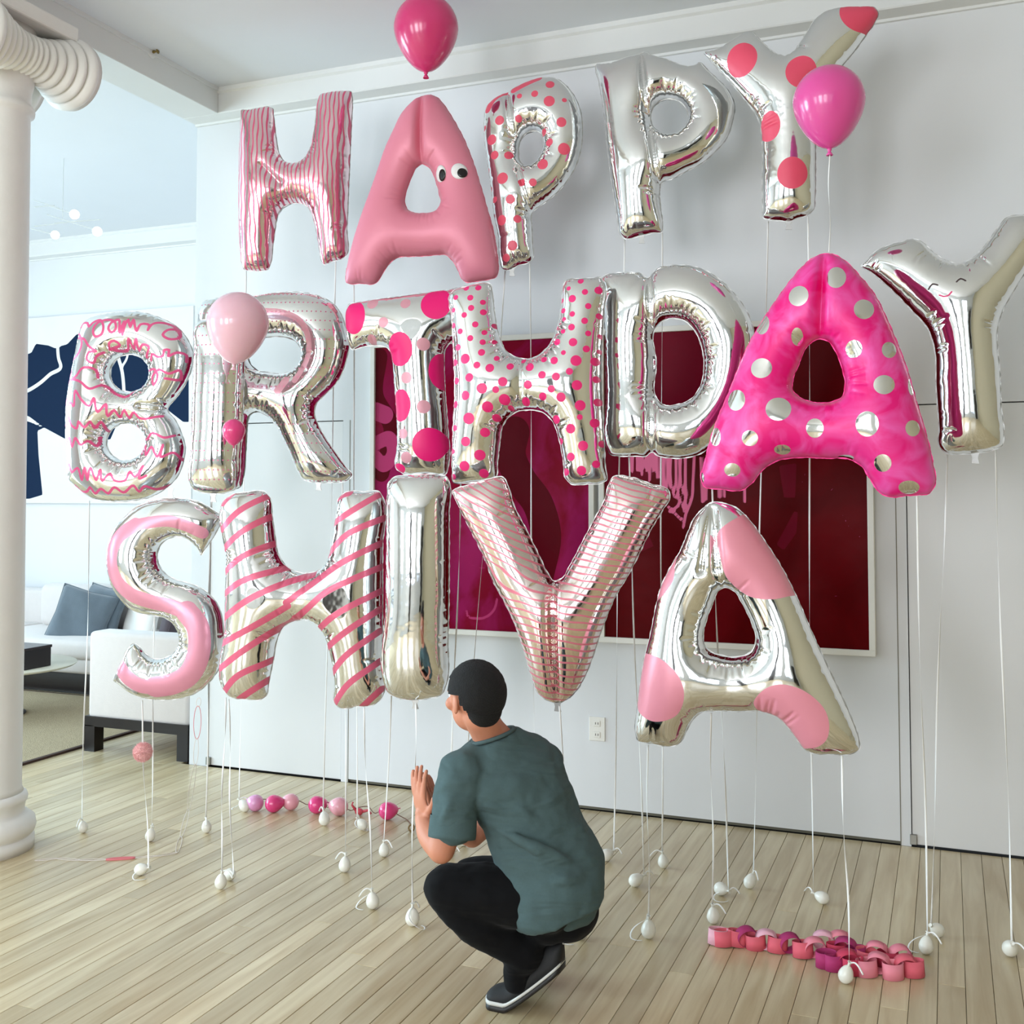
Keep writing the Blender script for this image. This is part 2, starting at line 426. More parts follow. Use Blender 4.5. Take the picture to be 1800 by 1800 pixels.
# crown moulding: profile (out from the wall, z)
CP = [(0, CRB - .012), (.018, CRB - .012), (.022, CRB), (.125, CRB), (.13, CRB + .006), (.13, 3.925), (.145, 3.935), (.145, CEZ), (0, CEZ)]
def crown(name, p0, p1, out, miter0=0., miter1=0.):
    p0 = Vector(p0); p1 = Vector(p1); out = Vector(out); d = (p1 - p0).normalized(); bm = bmesh.new()
    A = [bm.verts.new(p0 + out * a + Vector((0, 0, z)) + d * a * miter0) for a, z in CP]
    B = [bm.verts.new(p1 + out * a + Vector((0, 0, z)) - d * a * miter1) for a, z in CP]
    n = len(CP)
    for i in range(n): bm.faces.new((A[i], A[(i + 1) % n], B[(i + 1) % n], B[i]))
    bm.faces.new(A[::-1]); bm.faces.new(B)
    return struct(from_bm(name, bm, M_TRIM))
crown('trim_1', (WX0, WY, 0), (3.5, WY, 0), (0, -1, 0))
struct(box('trim_2', WX0 + .25, WX0 + .262, -4.1, WY - .13, 3.937, CEZ, M_TRIM))
struct(box('trim_3', WX0, WX0 + .25, -4.1, WY - .1302, CRB, CEZ, M_TRIM, bevel=.003, seg=1))      # beam over the opening
crown('trim_4', (-9.3, 7.85, 0), (WX0 + .16, 7.85, 0), (0, -1, 0))

# ------------------------------------------------------------------ column with scrolled capital
M_COL = mat('column_paint', (242, 240, 236), .5, noise=.08, nscale=10, bump=.25, bscale=14)
CXc, CYc = -4.05, 3.70
col = empty('column', (CXc, CYc, 0), 'white round column with scrolled capital at the left edge of the room', 'column')
bm = bmesh.new()
lathe_bm(bm, [(.225, .0), (.225, .05), (.215, .055), (.212, .06), (.224, .07), (.232, .095), (.226, .128), (.2, .15), (.185, .155), (.182, .17), (.185, .2), (.193, .21), (.195, .225), (.19, .24), (.176, .25)], 48)
from_bm('base', bm, M_COL, col, True)
bm = bmesh.new()
lathe_bm(bm, [(.176, .25), (.168, .27), (.166, .9), (.158, 2.2), (.150, 3.33), (.152, 3.34), (.168, 3.35), (.17, 3.365), (.166, 3.38), (.153, 3.39), (.153, 3.45), (.17, 3.52), (.172, 3.56), (.14, 3.6)], 48)
from_bm('shaft', bm, M_COL, col, True)
for sx in (1, -1):
    bm = bmesh.new()
    prof = []
    def lobe(z0, z1, r0, r1, rb):
        for k in range(7):
            t = k / 6; prof.append((r0 + (r1 - r0) * t + rb * math.sin(PI * t), z0 + (z1 - z0) * t))
    zs = [0, .03, .065, .105, .15, .195, .24, .30]; rs = [.08, .078, .082, .094, .108, .128, .150, .168]
    half = []
    for i in range(7): lobe(zs[i], zs[i + 1], rs[i], rs[i + 1] * .95, .019)
    pos = prof[:]; pos.append((.165, .312)); pos.append((.13, .316)); pos.append((.0, .318))
    full = [(r, -z) for r, z in reversed(pos)] + pos[1:]
    M = Matrix.Translation((sx * .17, 0, 3.60)) @ Matrix.Rotation(-PI / 2, 4, 'X')
    lathe_bm(bm, full, 40, M)
    from_bm('volute_scroll', bm, M_COL, col, True)
box('abacus', -.24, .24, -.26, .26, 3.74, 3.811, M_COL, col, bevel=.01)
bm = bmesh.new(); lathe_bm(bm, [(.13, 3.5), (.17, 3.58), (.17, 3.75)], 40); from_bm('echinus', bm, M_COL, col, True)

# small sprinkler head on the crown of the beam
p = onX(266, 92, WX0 + .25)
sp = empty('sprinkler_head', p, 'small brass sprinkler head on the white beam over the opening', 'sprinkler')
bm = bmesh.new(); lathe_bm(bm, [(.0, -.004), (.03, -.004), (.034, 0), (.03, .006), (0, .008)], 20, Matrix.Rotation(PI / 2, 4, 'Y')); from_bm('escutcheon', bm, M_TRIM, sp, True)
bm = bmesh.new(); lathe_bm(bm, [(.008, .004), (.008, .02), (.004, .03), (.004, .04), (.014, .043), (0, .045)], 16, Matrix.Rotation(PI / 2, 4, 'Y')); from_bm('nozzle', bm, mat('brass', (150, 130, 80), .3, 1.), sp, True)

# wall outlet under the paintings
p = onY(1050, 1281, WY)
M_PL = mat('outlet_plastic', (236, 233, 226), .35)
ou = empty('wall_outlet', p, 'white double wall outlet low on the wall beneath the right painting', 'outlet')
box('cover_plate', -.042, .042, -.007, 0, -.06, .06, M_PL, ou, bevel=.003)
for z in (.028, -.028):
    s = box('socket', -.018, .018, -.010, -.006, z - .015, z + .015, M_PL, ou, bevel=.003)
    bm = bmesh.new(); bx(bm, -.008, -.005, -.0108, -.009, z - .005, z + .006); bx(bm, .005, .008, -.0108, -.009, z - .005, z + .006)
    from_bm('slots', bm, M_GAP, s)

# ------------------------------------------------------------------ flat painted canvases (a grid with distance attributes)
def canvas_mesh(name, x0, x1, z0, z1, y, fields, m, parent, step=.012, th=.03):
    nx = int((x1 - x0) / step); nz_ = int((z1 - z0) / step)
    gx = np.linspace(x0, x1, nx + 1); gz = np.linspace(z0, z1, nz_ + 1)
    X, Z = np.meshgrid(gx, gz, indexing='ij'); P = np.stack([X.ravel(), Z.ravel()], 1)
    verts = [(a, 0., b) for a, b in P]; faces = []
    for i in range(nx):
        for j in range(nz_):
            a = i * (nz_ + 1) + j; faces.append((a, a + nz_ + 1, a + nz_ + 2, a + 1))
    n = len(verts)
    vb = [(x0, th, z0), (x1, th, z0), (x1, th, z1), (x0, th, z1)]; verts += vb
    c = [0, nx * (nz_ + 1), nx * (nz_ + 1) + nz_, nz_]
    faces += [(n + 3, n + 2, n + 1, n)]
    for a, b in ((0, 1), (1, 2), (2, 3), (3, 0)): faces.append((c[b], c[a], n + a, n + b))
    me = bpy.data.meshes.new(name); me.from_pydata(verts, [], faces)
    for an, f in fields.items():
        vals = np.concatenate([f(P), np.full(4, 1.)]).astype(np.float32)
        at = me.attributes.new(an, 'FLOAT', 'POINT'); at.data.foreach_set('value', vals)
    o = link_mesh(name, me, m, parent, smooth=False); return o
def polylines_field(lines, wid):
    A = []; B = []; W = []
    for ln in lines:
        wl = wid
        if isinstance(ln, tuple): ln, wl = ln
        s = spline(ln, .012)
        A.append(s[:-1]); B.append(s[1:]); W += [wl] * (len(s) - 1)
    A = np.vstack(A); B = np.vstack(B); W = np.array(W)
    def f(P):
        best = np.full(len(P), 1e3)
        D = B - A; L2 = (D ** 2).sum(1) + 1e-12
        for i in range(len(A)):
            t = np.clip(((P - A[i]) @ D[i]) / L2[i], 0, 1); q = A[i] + t[:, None] * D[i]
            d = np.sqrt(((P - q) ** 2).sum(1)) - W[i] / 2; best = np.minimum(best, d)
        return best
    return f
def poly_field(polys):
    L = [np.array(p, float) for p in polys]
    def f(P):
        best = np.full(len(P), 1e3)
        for lp in L:
            d = segdist(P, lp, np.roll(lp, -1, 0)); ins = inside(P, [lp]); best = np.minimum(best, np.where(ins, -d, d))
        return best
    return f
def art_mat(name, c0, c1, layers, rough=.15, scale=2.2, coat=.6):
    m = bpy.data.materials.new(name); m.use_nodes = True; nt = m.node_tree; N = nt.nodes; L = nt.links; b = N['Principled BSDF']
    tc = N.new('ShaderNodeTexCoord'); nz = N.new('ShaderNodeTexNoise'); nz.inputs['Scale'].default_value = scale; nz.inputs['Detail'].default_value = 5; nz.inputs['Distortion'].default_value = 1.5
    L.new(tc.outputs['Object'], nz.inputs['Vector'])
    rp = N.new('ShaderNodeValToRGB'); e = rp.color_ramp.elements; e[0].position = .42; e[1].position = .62; e[0].color = lin(c0); e[1].color = lin(c1)
    L.new(nz.outputs['Fac'], rp.inputs[0]); cur = rp.outputs[0]
    for a, c in layers:
        at = N.new('ShaderNodeAttribute'); at.attribute_name = a
        m1 = N.new('ShaderNodeMath'); m1.operation = 'MULTIPLY'; m1.use_clamp = True; m1.inputs[1].default_value = -400; L.new(at.outputs['Fac'], m1.inputs[0])
        mx = N.new('ShaderNodeMixRGB'); L.new(m1.outputs[0], mx.inputs[0]); L.new(cur, mx.inputs[1]); mx.inputs[2].default_value = lin(c); cur = mx.outputs[0]
    L.new(cur, b.inputs['Base Color']); b.inputs['Roughness'].default_value = rough; b.inputs['Coat Weight'].default_value = coat; b.inputs['Coat Roughness'].default_value = .08; b.inputs['Specular IOR Level'].default_value = .04
    n2 = N.new('ShaderNodeTexNoise'); n2.inputs['Scale'].default_value = 9; L.new(tc.outputs['Object'], n2.inputs['Vector'])
    bp = N.new('ShaderNodeBump'); bp.inputs['Strength'].default_value = .25; bp.inputs['Distance'].default_value = .01; L.new(n2.outputs['Fac'], bp.inputs['Height']); L.new(bp.outputs[0], b.inputs['Normal'])
    return m
M_FRAME = mat('frame_white', (232, 230, 222), .4)
PZ1, PZ0 = onY(930, 597, WY - .05).z, onY(930, 1112, WY - .05).z
def painting(name, xa, xb, label, m, fields):
    e = empty(name, ((xa + xb) / 2, WY - .05, (PZ0 + PZ1) / 2), label, 'painting')
    cx, cz = (xa + xb) / 2, (PZ0 + PZ1) / 2
    hw, hh = (xb - xa) / 2, (PZ1 - PZ0) / 2
    canvas_mesh('canvas', -hw, hw, -hh, hh, 0, fields((cx, cz)), m, e)
    f = .028
    for nm, (a, b, c, d) in (('frame_rail', (-hw - f, hw + f, hh, hh + f)), ('frame_rail', (-hw - f, hw + f, -hh - f, -hh)), ('frame_stile', (-hw - f, -hw, -hh, hh)), ('frame_stile', (hw, hw + f, -hh, hh))):
        box(nm, a, b, -.015, .05, c, d, M_FRAME, e, bevel=.002, seg=1)
    return e
def artpts(pts, org): return [((lambda q: (q.x - org[0], q.z - org[1]))(onY(u, v, WY - .05))) for u, v in pts]
ax0, ax1 = onY(659, 900, WY - .05).x, onY(1036, 900, WY - .05).x
bx0, bx1 = onY(1063, 900, WY - .05).x, onY(1526, 980, WY - .05).x
def Z3(l): return [(750 + a / 3.6, 820 + b / 3.6) for a, b in l]
def Z5(l): return [(1150 + a / 4.39, 800 + b / 4.39) for a, b in l]
def Z9(l): return [(640 + a / 2.95, 560 + b / 2.95) for a, b in l]
def f_left(org):
    return {'deep': polylines_field([(artpts(Z9([(780, 590), (760, 700), (810, 830), (900, 960), (940, 1100), (900, 1350)]), org), .17), (artpts(Z9([(80, 200), (60, 400), (140, 560), (90, 800)]), org), .1)], .1),
            'sheen': polylines_field([artpts(Z3([(250, 910), (260, 945), (310, 962), (380, 950), (430, 900), (445, 840)]), org), (artpts(Z3([(222, 360), (203, 450), (215, 550), (280, 620), (390, 650)]), org), .007),
                                      (artpts(Z9([(75, 640), (130, 620), (150, 700), (100, 760), (60, 720)]), org), .08), (artpts(Z9([(60, 480), (110, 500)]), org), .1)], .016)}
def f_right(org):
    dr = [[(20, -60), (25, 180)], [(60, -60), (65, 240)], [(95, -65), (100, 200), (90, 300)], [(130, -60), (130, 220), (160, 330)], [(170, -60), (175, 250), (190, 380), (120, 440)], [(210, -60), (205, 220), (240, 330), (230, 430)],
          [(245, -60), (240, 200), (245, 330), (220, 400)], [(310, -50), (300, 200), (290, 330), (240, 470), (225, 560)], [(360, 20), (370, 360)], [(405, 0), (400, 350)], [(495, 0), (500, 330)], [(535, 0), (540, 320)], [(695, 100), (697, 360)],
          [(-60, -60), (-55, 120)], [(-100, -60), (-95, 150)], [(-140, -40), (-100, 60)], [(-30, -60), (-35, 200)], [(110, 400), (210, 500)]]
    dr += [[(-190 + 24 * i, -60), (-186 + 24 * i + random.Random(i).uniform(-8, 8), 10 + 10 * (i % 3)), (-190 + 24 * i + random.Random(i + 50).uniform(-12, 12), 60 + random.Random(i + 9).uniform(0, 120))] for i in range(9)]
    return {'drips': polylines_field([artpts(Z5(d), org) for d in dr], .017),
            'glint': polylines_field([artpts(Z5([(1440, 430), (1510, 560), (1570, 620), (1640, 660)]), org), artpts(Z5([(1300, 1100), (1400, 1090), (1480, 1060)]), org), artpts(Z5([(1170, 130), (1140, 220)]), org), artpts(Z5([(1350, 300), (1400, 220)]), org)], .005),
            'wine': poly_field([artpts([(1063, 590), (1330, 570), (1330, 690), (1180, 760), (1120, 900), (1150, 960), (1063, 1000)], org), artpts(Z5([(1080, 430), (1110, 440), (1100, 600), (1000, 740), (940, 690)]), org), artpts(Z5([(960, 80), (1100, 60), (1090, 330), (1000, 330)]), org)])}
painting('painting', ax0, ax1, 'crimson and plum abstract painting with white frame, the left one behind the balloons',
         art_mat('crimson_paint_left', (128, 6, 38), (152, 26, 84), [('deep', (88, 2, 18)), ('sheen', (186, 60, 110))], rough=.3, coat=.0), f_left)
painting('painting', bx0, bx1, 'dark red abstract painting with pink drips and white frame, the right one',
         art_mat('crimson_paint_right', (84, 0, 4), (98, 2, 10), [('wine', (112, 8, 34)), ('glint', (190, 80, 130)), ('drips', (238, 118, 162))], scale=1.5, rough=.3, coat=.0), f_right)

# ------------------------------------------------------------------ sitting room seen past the column
FY = 7.85
pa, pb = onY(20, 700, FY - .04), onY(338, 700, FY - .04)
zt, zb = onY(200, 548, FY - .04).z, onY(200, 885, FY - .04).z
ocx, ocz = (pa.x + pb.x) / 2, (zt + zb) / 2
e = empty('wall_painting', (ocx, FY - .04, ocz), 'large white painting with navy blue torn shapes on the far wall', 'painting')
def ap2(pts): return [((lambda q: (q.x - ocx, q.z - ocz))(onY(u, v, FY - .04))) for u, v in pts]
navy = poly_field([ap2([(40, 625), (55, 620), (63, 604), (85, 607), (97, 612), (103, 609), (118, 605), (134, 588), (200, 566), (270, 575), (332, 600), (332, 742), (322, 742), (296, 722), (240, 730), (203, 752), (194, 773), (113, 771), (78, 752), (52, 733), (40, 728)]),
                   ap2([(40, 738), (54, 742), (78, 753), (66, 757), (68, 800), (75, 870), (52, 877), (40, 877)])])
crk = polylines_field([ap2([(101, 606), (103, 630), (107, 645), (88, 658), (72, 672), (50, 686), (35, 692)]), ap2([(206, 560), (208, 628), (214, 650), (218, 690), (219, 725)]), (ap2([(214, 645), (222, 632), (226, 600)]), .022)], .034)
def navy_f(P): return np.maximum(navy(P), -crk(P))
canvas_mesh('canvas', pa.x - ocx, pb.x - ocx, zb - ocz, zt - ocz, 0, {'navy': navy_f}, art_mat('navy_paint', (226, 225, 222), (228, 227, 224), [('navy', (22, 40, 66))], rough=.6, coat=0), e, step=.02)

M_SOFA = mat('sofa_fabric', (214, 206, 202), .85, noise=.08, nscale=30, bump=.15, bscale=180, sheen=.3)
sx0, sx1 = -4.98, -4.21
sofa = empty('sofa', (sx0, 5.57, 0), 'off-white corner sofa on a dark wooden plinth in the far room', 'sofa')
def sb(name, x0, x1, y0, y1, z0, z1, m=None, bev=.03):
    return box(name, x0 - sx0, x1 - sx0, y0 - 5.5, y1 - 5.5, z0, z1, m or M_SOFA, sofa, bevel=bev, seg=3, smooth=True)
sb('armrest', sx0, sx1, 5.27, 5.45, .2, .735)
sb('backrest', sx1 - .2, sx1, 5.45, 7.7, .2, .72)
sb('backrest', -9.0, sx1, 7.45, 7.7, .2, .72)
sb('seat_frame', sx0, sx1 - .2, 5.45, 7.4, .18, .30); sb('seat_frame', -9.0, sx0, 6.6, 7.45, .18, .30)
for y0, y1 in ((5.46, 6.55), (6.57, 7.44)): sb('seat_cushion', sx0, sx1 - .2, y0, y1, .29, .44, bev=.045)
for x0, x1 in ((-8.9, -7.5), (-7.48, -5.98), (-5.96, -4.95)): sb('seat_cushion', x0, x1, 6.58, 7.44, .29, .44, bev=.045)
for x0, x1 in ((-7.4, -6.35),): sb('back_cushion', x0, x1, 7.25, 7.47, .43, .80, bev=.07)
bm = bmesh.new()
def fb(x0, x1, y0, y1, z0, z1): bx(bm, x0 - sx0, x1 - sx0, y0 - 5.5, y1 - 5.5, z0, z1)
fb(sx0 - .01, sx1 + .005, 5.26, 5.33, .155, .215); fb(sx0 - .01, sx0 + .06, 5.26, 7.4, .155, .2); fb(sx1 - .06, sx1, 5.3, 7.7, .155, .2)
from_bm('plinth_rail', bm, M_DARK, sofa)
for (a, b) in ((sx0 - .01, 5.26), (sx1 - .075, 5.26), (sx1 - .075, 7.5)): 
    box('leg', a - sx0, a + .08 - sx0, b - 5.5, b + .08 - 5.5, .0, .16, M_DARK, sofa)
sb('plinth', -9.0, sx0 - .12, 6.72, 7.4, .0, .18, M_DARK, bev=.005)

def cushion(px, py, yy, w, h, t, m, label, rz=0., tilt=.25, roll=0.):
    e = empty('throw_cushion', (px, py, yy), label, 'cushion', 'cushions on the corner sofa')
    bm = bmesh.new(); n = 18; rows = {}
    for s in (-1, 1):
        for i in range(n + 1):
            for j in range(n + 1):
                a = -1 + 2 * i / n; b = -1 + 2 * j / n
                f = max(0, (1 - a ** 4) * (1 - b ** 4)) ** .5
                k = 1 - .07 * (1 - abs(a)) * abs(b) * 1.0 ; k2 = 1 - .07 * (1 - abs(b)) * abs(a)
                if s == 1 and f < 1e-6: rows[(s, i, j)] = rows[(-1, i, j)]; continue
                rows[(s, i, j)] = bm.verts.new((a * w / 2 * k2, s * t / 2 * f * (1 + .12 * math.sin(5 * a + 3 * b)), b * h / 2 * k))
        for i in range(n):
            for j in range(n):
                q = [rows[(s, i, j)], rows[(s, i + 1, j)], rows[(s, i + 1, j + 1)], rows[(s, i, j + 1)]]
                if len(set(q)) == 4:
                    bm.faces.new(q if s == -1 else q[::-1])
    o = from_bm('cushion_cover', bm, m, e, True)
    pts = [rows]  # piping follows the rim
    rim = [(-1 + 2 * i / n, -1) for i in range(n)] + [(1, -1 + 2 * i / n) for i in range(n)] + [(1 - 2 * i / n, 1) for i in range(n)] + [(-1, 1 - 2 * i / n) for i in range(n)]
    bm = bmesh.new(); tube_bm(bm, [(a * w / 2 * (1 - .07 * (1 - abs(b)) * abs(a)), 0, b * h / 2 * (1 - .07 * (1 - abs(a)) * abs(b))) for a, b in rim], .004, 6, closed=True)
    from_bm('piping', bm, m, e, True)
    e.rotation_euler = (-tilt, roll, rz)
    return e
M_GREY = mat('grey_linen', (100, 112, 122), .85, noise=.35, nscale=14, bump=.2, bscale=90, sheen=.3)
M_WHT = mat('white_linen', (226, 222, 216), .85, noise=.06, nscale=10, bump=.1, bscale=90)
M_BRN = mat('dusky_linen', (78, 68, 74), .85, noise=.2)
q = dep(143, 1086, 8.95); cushion(q.x, q.y, q.z, .47, .47, .16, M_GREY, 'grey-blue square cushion leaning at the left, nearest the front', rz=.35, tilt=.3, roll=.25)
q = dep(178, 1078, 9.15); cushion(q.x, q.y, q.z, .5, .46, .16, M_GREY, 'grey-blue square cushion just right of the leaning one', rz=-.25, tilt=.3, roll=.08)
q = dep(195, 1075, 9.45); cushion(q.x, q.y, q.z, .6, .5, .16, M_WHT, 'white square cushion behind the grey-blue ones', rz=-.1, tilt=.25)
q = dep(297, 1106, 8.1); cushion(q.x, q.y, q.z, .4, .3, .12, M_BRN, 'small dusky brown cushion peeking over the near armrest', rz=-.9, tilt=.25)
q = dep(250, 1088, 9.0); cushion(q.x, q.y, q.z, .55, .42, .14, M_WHT, 'white square cushion at the corner of the sofa, right of the grey-blue ones', rz=-.5, tilt=.25)

# rug, coffee table
M_RUG = mat('woven_rug', (184, 166, 134), .95, noise=.55, nscale=60, bump=.8, bscale=140, stretch=(1, 1, 1))
rug = empty('rug', (-6.6, 5.5, 0), 'beige woven rug with a dark bound edge under the coffee table', 'rug')
bm = bmesh.new(); bx(bm, -1.75, 1.52, -2.6, 1.2, .0, .012); from_bm('rug_field', bm, M_RUG, rug)
bm = bmesh.new(); bx(bm, 1.52, 1.55, -2.6, 1.22, 0, .014); bx(bm, -1.75, 1.52, 1.2, 1.22, 0, .014); bx(bm, -1.75, 1.52, -2.63, -2.6, 0, .014); from_bm('rug_binding', bm, mat('rug_edge', (64, 44, 36), .9), rug)
q = onZ(85, 1168, .36); 
q2 = onZ(5, 1169, .36); tb = empty('coffee_table', (q2.x, q2.y, 0.0125), 'low round-edged coffee table with a pale top in the far room', 'table')
bm = bmesh.new(); lathe_bm(bm, [(0, .325), (.42, .325), (.48, .335), (.5, .348), (.495, .355), (0, .355)], 48); from_bm('table_top', bm, mat('pale_oak', (220, 214, 194), .3, noise=.15), tb, True)
bm = bmesh.new(); lathe_bm(bm, [(.16, .0), (.16, .012), (.04, .03), (.035, .325)], 32); from_bm('pedestal', bm, M_DARK, tb, True)
q3 = onZ(36, 1172, .368); tr = empty('storage_box', (q3.x, q3.y, .3685), 'dark wooden box on the coffee table', 'box')
box('box_body', -.2, .16, -.12, .12, 0, .13, M_DARK, tr, bevel=.004)
box('box_lid', -.205, .165, -.125, .125, .13, .15, mat('box_lid', (40, 30, 32), .25), tr, bevel=.003)

# wire chandelier in the far room
cl = empty('wire_chandelier', dep(110, 390, 7.6), 'thin wire ceiling light with glowing bulbs in the far room', 'ceiling light')
c0 = cl.location
wm = mat('wire_grey', (200, 204, 204), .5)
def loc(u, v, zc=7.6): return dep(u, v, zc) - c0
arms = [((60, 352), (104, 366)), ((60, 364), (96, 361)), ((82, 377), (170, 405)), ((60, 398), (140, 388)), ((96, 392), (176, 386)), ((55, 402), (97, 413)), ((80, 360), (130, 376))]
for a, b in arms:
    bm = bmesh.new(); tube_bm(bm, [loc(*a), loc(*b)], .004, 6); from_bm('arm', bm, wm, cl)
hub = loc(110, 384)
bm = bmesh.new(); tube_bm(bm, [hub, Vector((hub.x, hub.y, CEZ - c0.z))], .003, 6); from_bm('stem', bm, wm, cl)
em = bpy.data.materials.new('bulb_glow'); em.use_nodes = True; bb = em.node_tree.nodes['Principled BSDF']; bb.inputs['Base Color'].default_value = (1, 1, 1, 1)
bb.inputs['Emission Color'].default_value = (1, .97, .92, 1); bb.inputs['Emission Strength'].default_value = 1.3
for u, v, r in ((131, 377, .034), (97, 413, .03), (171, 407, .034)):
    bm = bmesh.new(); ell_bm(bm, loc(u, v), ((r, 0, 0), (0, r, 0), (0, 0, r))); from_bm('bulb', bm, em, cl, True)
# ------------------------------------------------------------------ foil letter balloons
M_SEAM = mat('foil_seam', (176, 176, 174), .42, 1., noise=.3, nscale=40)
LET = {}
def letter(key, label, Y, outline, holes, material, pinch=(), fields=None, yawf=.5, depth=.78, seam_mat=None, step=.0055, crease=1., group=None, inset=.006, tab=None, frame_only=False):
    us = [p[0] for p in outline]; vs = [p[1] for p in outline]
    cu, cv = (min(us) + max(us)) / 2, (min(vs) + max(vs)) / 2
    C = onY(cu, cv, Y); phi = -math.atan2(C.x, C.y) * yawf
    ax = Vector((math.cos(phi), math.sin(phi), 0)); nrm = Vector((math.sin(phi), -math.cos(phi), 0))
    def to2(u, v):
        d = ray(u, v); t = (C - CAMP).dot(nrm) / d.dot(nrm); p = CAMP + d * t - C
        return (p.dot(ax), p.z)
    LET[key] = (C, ax, nrm, to2)
    root = empty('letter_balloon', C, label, 'balloon', group, rz=phi)
    bs = .007
    loops = []
    for k, lp in enumerate([outline] + list(holes)):
        s = spline([to2(*p) for p in lp], bs, closed=True)
        a = area2(s)
        if (a < 0) == (k == 0): s = s[::-1]     # outline ccw, holes cw: inside always on the left
        loops.append(s)
    outer = loops
    ins = [offset_loop(s, inset, 1) for s in loops]
    A, B = loops_segs(ins)
    cell = .006
    U = poisson(ins, cell)
    allp = np.vstack(ins); mn = allp.min(0); mx = allp.max(0)
    arc = []; off = 0
    def height(P):
        d, idx, t = segdist(P, A, B, True)
        q = A[idx] + (B[idx] - A[idx]) * t[:, None]
        d0 = 2.2 * cell; n = (P - q) / (d[:, None] + 1e-9)
        samp = np.where((d < d0)[:, None], q + n * d0, P)
        u = bil(U, samp[:, 0], samp[:, 1]); u = np.where(d < d0, u * d / d0, u)
        h = np.sqrt(np.maximum(2 * u, 0)) * depth * 1.12
        h = np.minimum(h, .125)
        for (p0, p1, st, sg) in pinch:
            a_, b_ = np.array([to2(*p0)]), np.array([to2(*p1)]); dd = segdist(P, a_, b_)
            h *= 1 - st * np.exp(-(dd / sg) ** 1.3)
        for (q0, nn, L, wd, am) in cr:
            rel = P - q0; tt = rel @ nn; pp = rel @ np.array([-nn[1], nn[0]])
            m = (tt > -.002) & (tt < L)
            h[m] *= 1 - am * np.exp(-(pp[m] / wd) ** 2) * (1 - tt[m] / L)
        return h, d
    # creases run inwards from the seam, denser where the outline is hollow
    cr = []
    for k, s in enumerate(ins):
        t = np.roll(s, -1, 0) - np.roll(s, 1, 0); t /= np.linalg.norm(t, axis=1)[:, None] + 1e-9; n = np.stack([-t[:, 1], t[:, 0]], 1)
        nxt = np.roll(t, -3, 0); prv = np.roll(t, 3, 0); turn = prv[:, 0] * nxt[:, 1] - prv[:, 1] * nxt[:, 0]
        i = rng.randint(3)
        while i < len(s):
            hollow = turn[i] < -.12
            if hollow and crease > 0: cr.append((s[i], n[i], rng.uniform(.03, .085), rng.uniform(.004, .007), rng.uniform(.1, .3) * crease)); i += rng.randint(2, 4)
            else:
                if crease > 0 and rng.rand() < .7: cr.append((s[i], n[i], rng.uniform(.012, .03), rng.uniform(.005, .009), rng.uniform(.08, .22) * crease))
                i += rng.randint(3, 8)
    def build(st, withf):
        ny = int((mx[1] - mn[1]) / (st * .866)) + 1; nx = int((mx[0] - mn[0]) / st) + 1
        G = np.array([(mn[0] + (i + .5 * (j % 2)) * st, mn[1] + j * st * .866) for j in range(ny) for i in range(nx)])
        G = G[inside(G, ins)]; d = segdist(G, A, B); G = G[d > .0042]
        rings = [offset_loop(s, .0018, 1) for s in ins]
        R = np.vstack(rings)
        P = np.vstack([A, R, G]); m0 = len(A)
        edges = []; o = 0
        for s in ins:
            k = len(s); edges += [(o + i, o + (i + 1) % k) for i in range(k)]; o += k
        r = delaunay_2d_cdt([Vector(p) for p in P], edges, [], 0, 1e-6, True)
        V = np.array([tuple(v) for v in r[0]]); F = [f for f in r[2]]
        cen = np.array([(V[f[0]] + V[f[1]] + V[f[2]]) / 3 for f in F]); keep = inside(cen, ins)
        F = [list(f) for f, k in zip(F, keep) if k]
        h, d = height(V); h[d < 1e-5] = 0
        return V, F, h
    V, F, h = build(step, True)
    Vb, Fb, hb = build(.016, False)
    verts = [(p[0], -z, p[1]) for p, z in zip(V, h)]
    n0 = len(verts)
    me = bpy.data.meshes.new('foil_front'); me.from_pydata(verts, [], F)
    if fields:
        for an, f in fields(to2).items():
            at = me.attributes.new(an, 'FLOAT', 'POINT'); at.data.foreach_set('value', f(V).astype(np.float32))
    of = link_mesh('foil_front', me, material, root)
    me = bpy.data.meshes.new('foil_back'); me.from_pydata([(p[0], z, p[1]) for p, z in zip(Vb, hb)], [], [f[::-1] for f in Fb])
    link_mesh('foil_back', me, seam_mat or M_SEAM, root)
    # crimped seam all round
    bm = bmesh.new()
    for s in ins:
        k = len(s); ph = rng.uniform(0, 6)
        o2 = offset_loop(s, 1., -1) - s; o2 /= np.linalg.norm(o2, axis=1)[:, None] + 1e-9
        wv = .0030 + .0009 * np.sin(np.arange(k) * .9 + ph) + rng.uniform(-.0008, .0008, k)
        a = [bm.verts.new((p[0], 0, p[1])) for p in s - o2 * .001]
        b = [bm.verts.new((p[0], .0008 * math.sin(i * .8 + ph), p[1])) for i, p in enumerate(s + o2 * wv[:, None])]
        for i in range(k):
            j = (i + 1) % k; bm.faces.new((a[i], a[j], b[j], b[i]))
    me = bpy.data.meshes.new('seam'); bm.to_mesh(me); bm.free(); link_mesh('seam', me, seam_mat or M_SEAM, root)
    if tab:
        a, c = to2(*tab); bm = bmesh.new(); wv = .016
        prof = [(-wv, .01), (-wv * .6, -.012), (-wv * .8, -.03), (wv * .9, -.032), (wv * .55, -.012), (wv, .01)]
        fr = [bm.verts.new((a + x, -.002, c + z)) for x, z in prof]; bk = [bm.verts.new((a + x, .002, c + z)) for x, z in prof]
        bm.faces.new(fr); bm.faces.new(bk[::-1])
        for i in range(6): bm.faces.new((fr[i], bk[i], bk[(i + 1) % 6], fr[(i + 1) % 6]))
        from_bm('filling_tab', bm, seam_mat or M_SEAM, root)
    LET[key] = (C, ax, nrm, to2, root, height)
